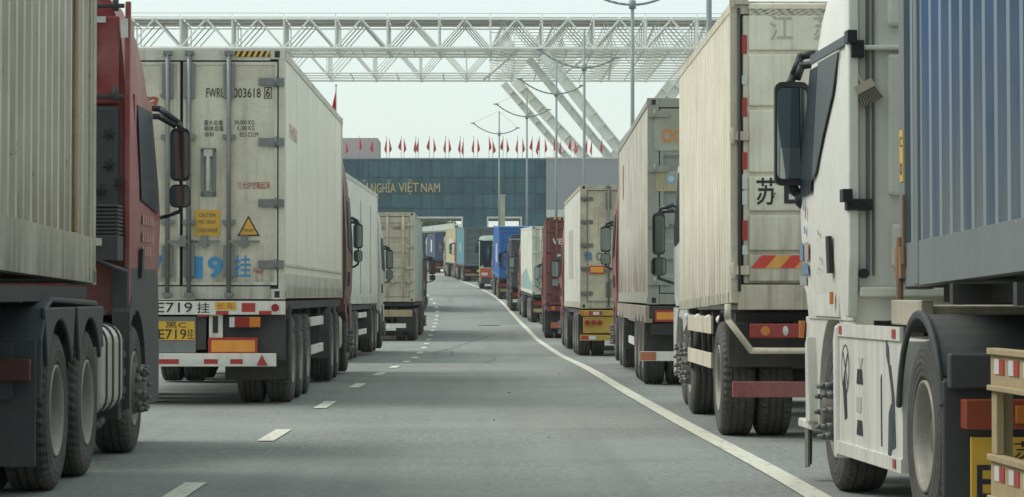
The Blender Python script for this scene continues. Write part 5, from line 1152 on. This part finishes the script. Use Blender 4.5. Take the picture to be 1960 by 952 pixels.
# cross tubes
for grp in ((0, 15, i0, i1), (45, 60.5, i0, i1), (15, 45, 7, i1)):
    for i in range(grp[2], grp[3]):
        for hb_ in (0, .5):
            x = xn0+(i+hb_)*bay; m = MB()
            m.cyl((x, grp[0], ZB_), (x, grp[1], ZB_), .11, 6, caps=False); m.cyl((x, grp[0], ZT_), (x, grp[1], ZT_), .11, 6, caps=False)
            m.build('cross_tube', PW, r)
for i in range(i0, i1):
    m = MB(); x = xn0+i*bay; m.box(x-.10, x+.10, .3, 9.5 if i % 2 == 0 else 6, ZB_+.2, ZT_-.2) if i < 9 else m.box(x-.25, x+.25, .1, .4, ZB_+.2, ZT_-.2); m.build('web_plate', PW, r)
    if i < 7: m = MB(); x2 = xn0+(i+.5)*bay; m.box(x2-.10, x2+.10, 50, 58, ZB_+.2, ZT_-.2); m.build('web_plate', PW, r)
for j in range(12):
    y0_, y1_ = ys[j], ys[j+1]
    for i in range(6, i1):
        m = MB(); x = xn0+i*bay; m.tube([(x+bay/4, (y0_+y1_)/2, ZT_), (x, y0_, ZB_), (x+bay/2, y1_, ZB_), (x+bay/4, (y0_+y1_)/2, ZT_)], .07, 5); m.build('bracing', PW, r)
# diagonal edge tubes and roof sheets
m = MB()
for (a, b_) in (((jR-.6*bay, 60, ZB_), (jR+.1*bay, 0, ZB_)), ((jR+2.2*bay, 60, ZB_), (jR+1.1*bay+6, 0, ZB_)), ((jR+1*bay, 60, ZB_), (jR+1.6*bay, 0, ZB_))): m.cyl(a, b_, .22, 8)
m.build('edge_tube', PW, r)
for i in range(i0, i1):
    m = MB(); x = xn0+i*bay; m.box(x+.15, x+bay-.15, .5, 14.5, ZT_+.25, ZT_+.35)
    m.build('roof_sheet', paint((.42, .45, .43), .6, .3, seed=3, bump=0), r)
m = MB(); 
for i in range(i0, i1): x = xn0+i*bay; m.cyl((x, 0, ZT_), (x, 0, ZT_+.9), .06, 6)
m.cyl((xn0+i0*bay, 0, ZT_+.85), (xn0+i1*bay, 0, ZT_+.85), .08, 6); m.build('roof_rail', PW, r)
# legs: paired plate girders with stiffeners
def leg(p0, p1, w_=1.7, d_=1.3):
    m = MB(); p0 = Vector(p0); p1 = Vector(p1); ax = (p1-p0).normalized()
    up = Vector((0, 1, 0)); w_ *= .98; sdv = ax.cross(up).normalized()
    m.beam(p0, p1, w_*.92, .14, up=(0, 1, 0)); 
    for s in (-1, 1): m.beam(p0+sdv*s*w_/2, p1+sdv*s*w_/2, .14, d_, up=(0, 1, 0))
    o = m.build('leg', PW, r); n = 9; q = MB()
    for i in range(1, n): q = MB(); c = p0+(p1-p0)*i/n; q.beam(c-ax*.08, c+ax*.08, w_*.93, d_*.85, up=(0, 1, 0)); q.build('stiffener', PW, o)
def GP(px, py, d): return ((px-VX)*d/F-ox, d-oy, EYE-(py-VY)*d/F-oz)
leg(GP(1012, 112, 408), GP(1190, 330, 408), 1.0, 1.0); leg(GP(1040, 104, 400), GP(1205, 310, 404), 1.45, 1.2)
leg(GP(964, 160, 461), GP(1110, 330, 455), 1.0, 1.1); leg(GP(986, 155, 459), GP(1136, 320, 452), 1.5, 1.2)
leg(GP(1287, 155, 460), GP(1150, 330, 455), 1.3, 1.1); leg(GP(1312, 148, 458), GP(1172, 330, 452), 1.6, 1.2)
# ================================================================== air
hz_ = MB(); hz_.box(-330, 330, -90, 910, -1.2, 60); m, nt, bs = newmat('haze_volume'); nt.nodes.remove(bs)
pv = N(nt, 'ShaderNodeVolumePrincipled'); pv.inputs['Color'].default_value = (.86, .95, .93, 1); pv.inputs['Density'].default_value = .00017; pv.inputs['Anisotropy'].default_value = .2
nt.links.new(pv.outputs[0], nt.nodes['Material Output'].inputs['Volume'])
o = hz_.build('haze', m); o['kind'] = 'stuff'
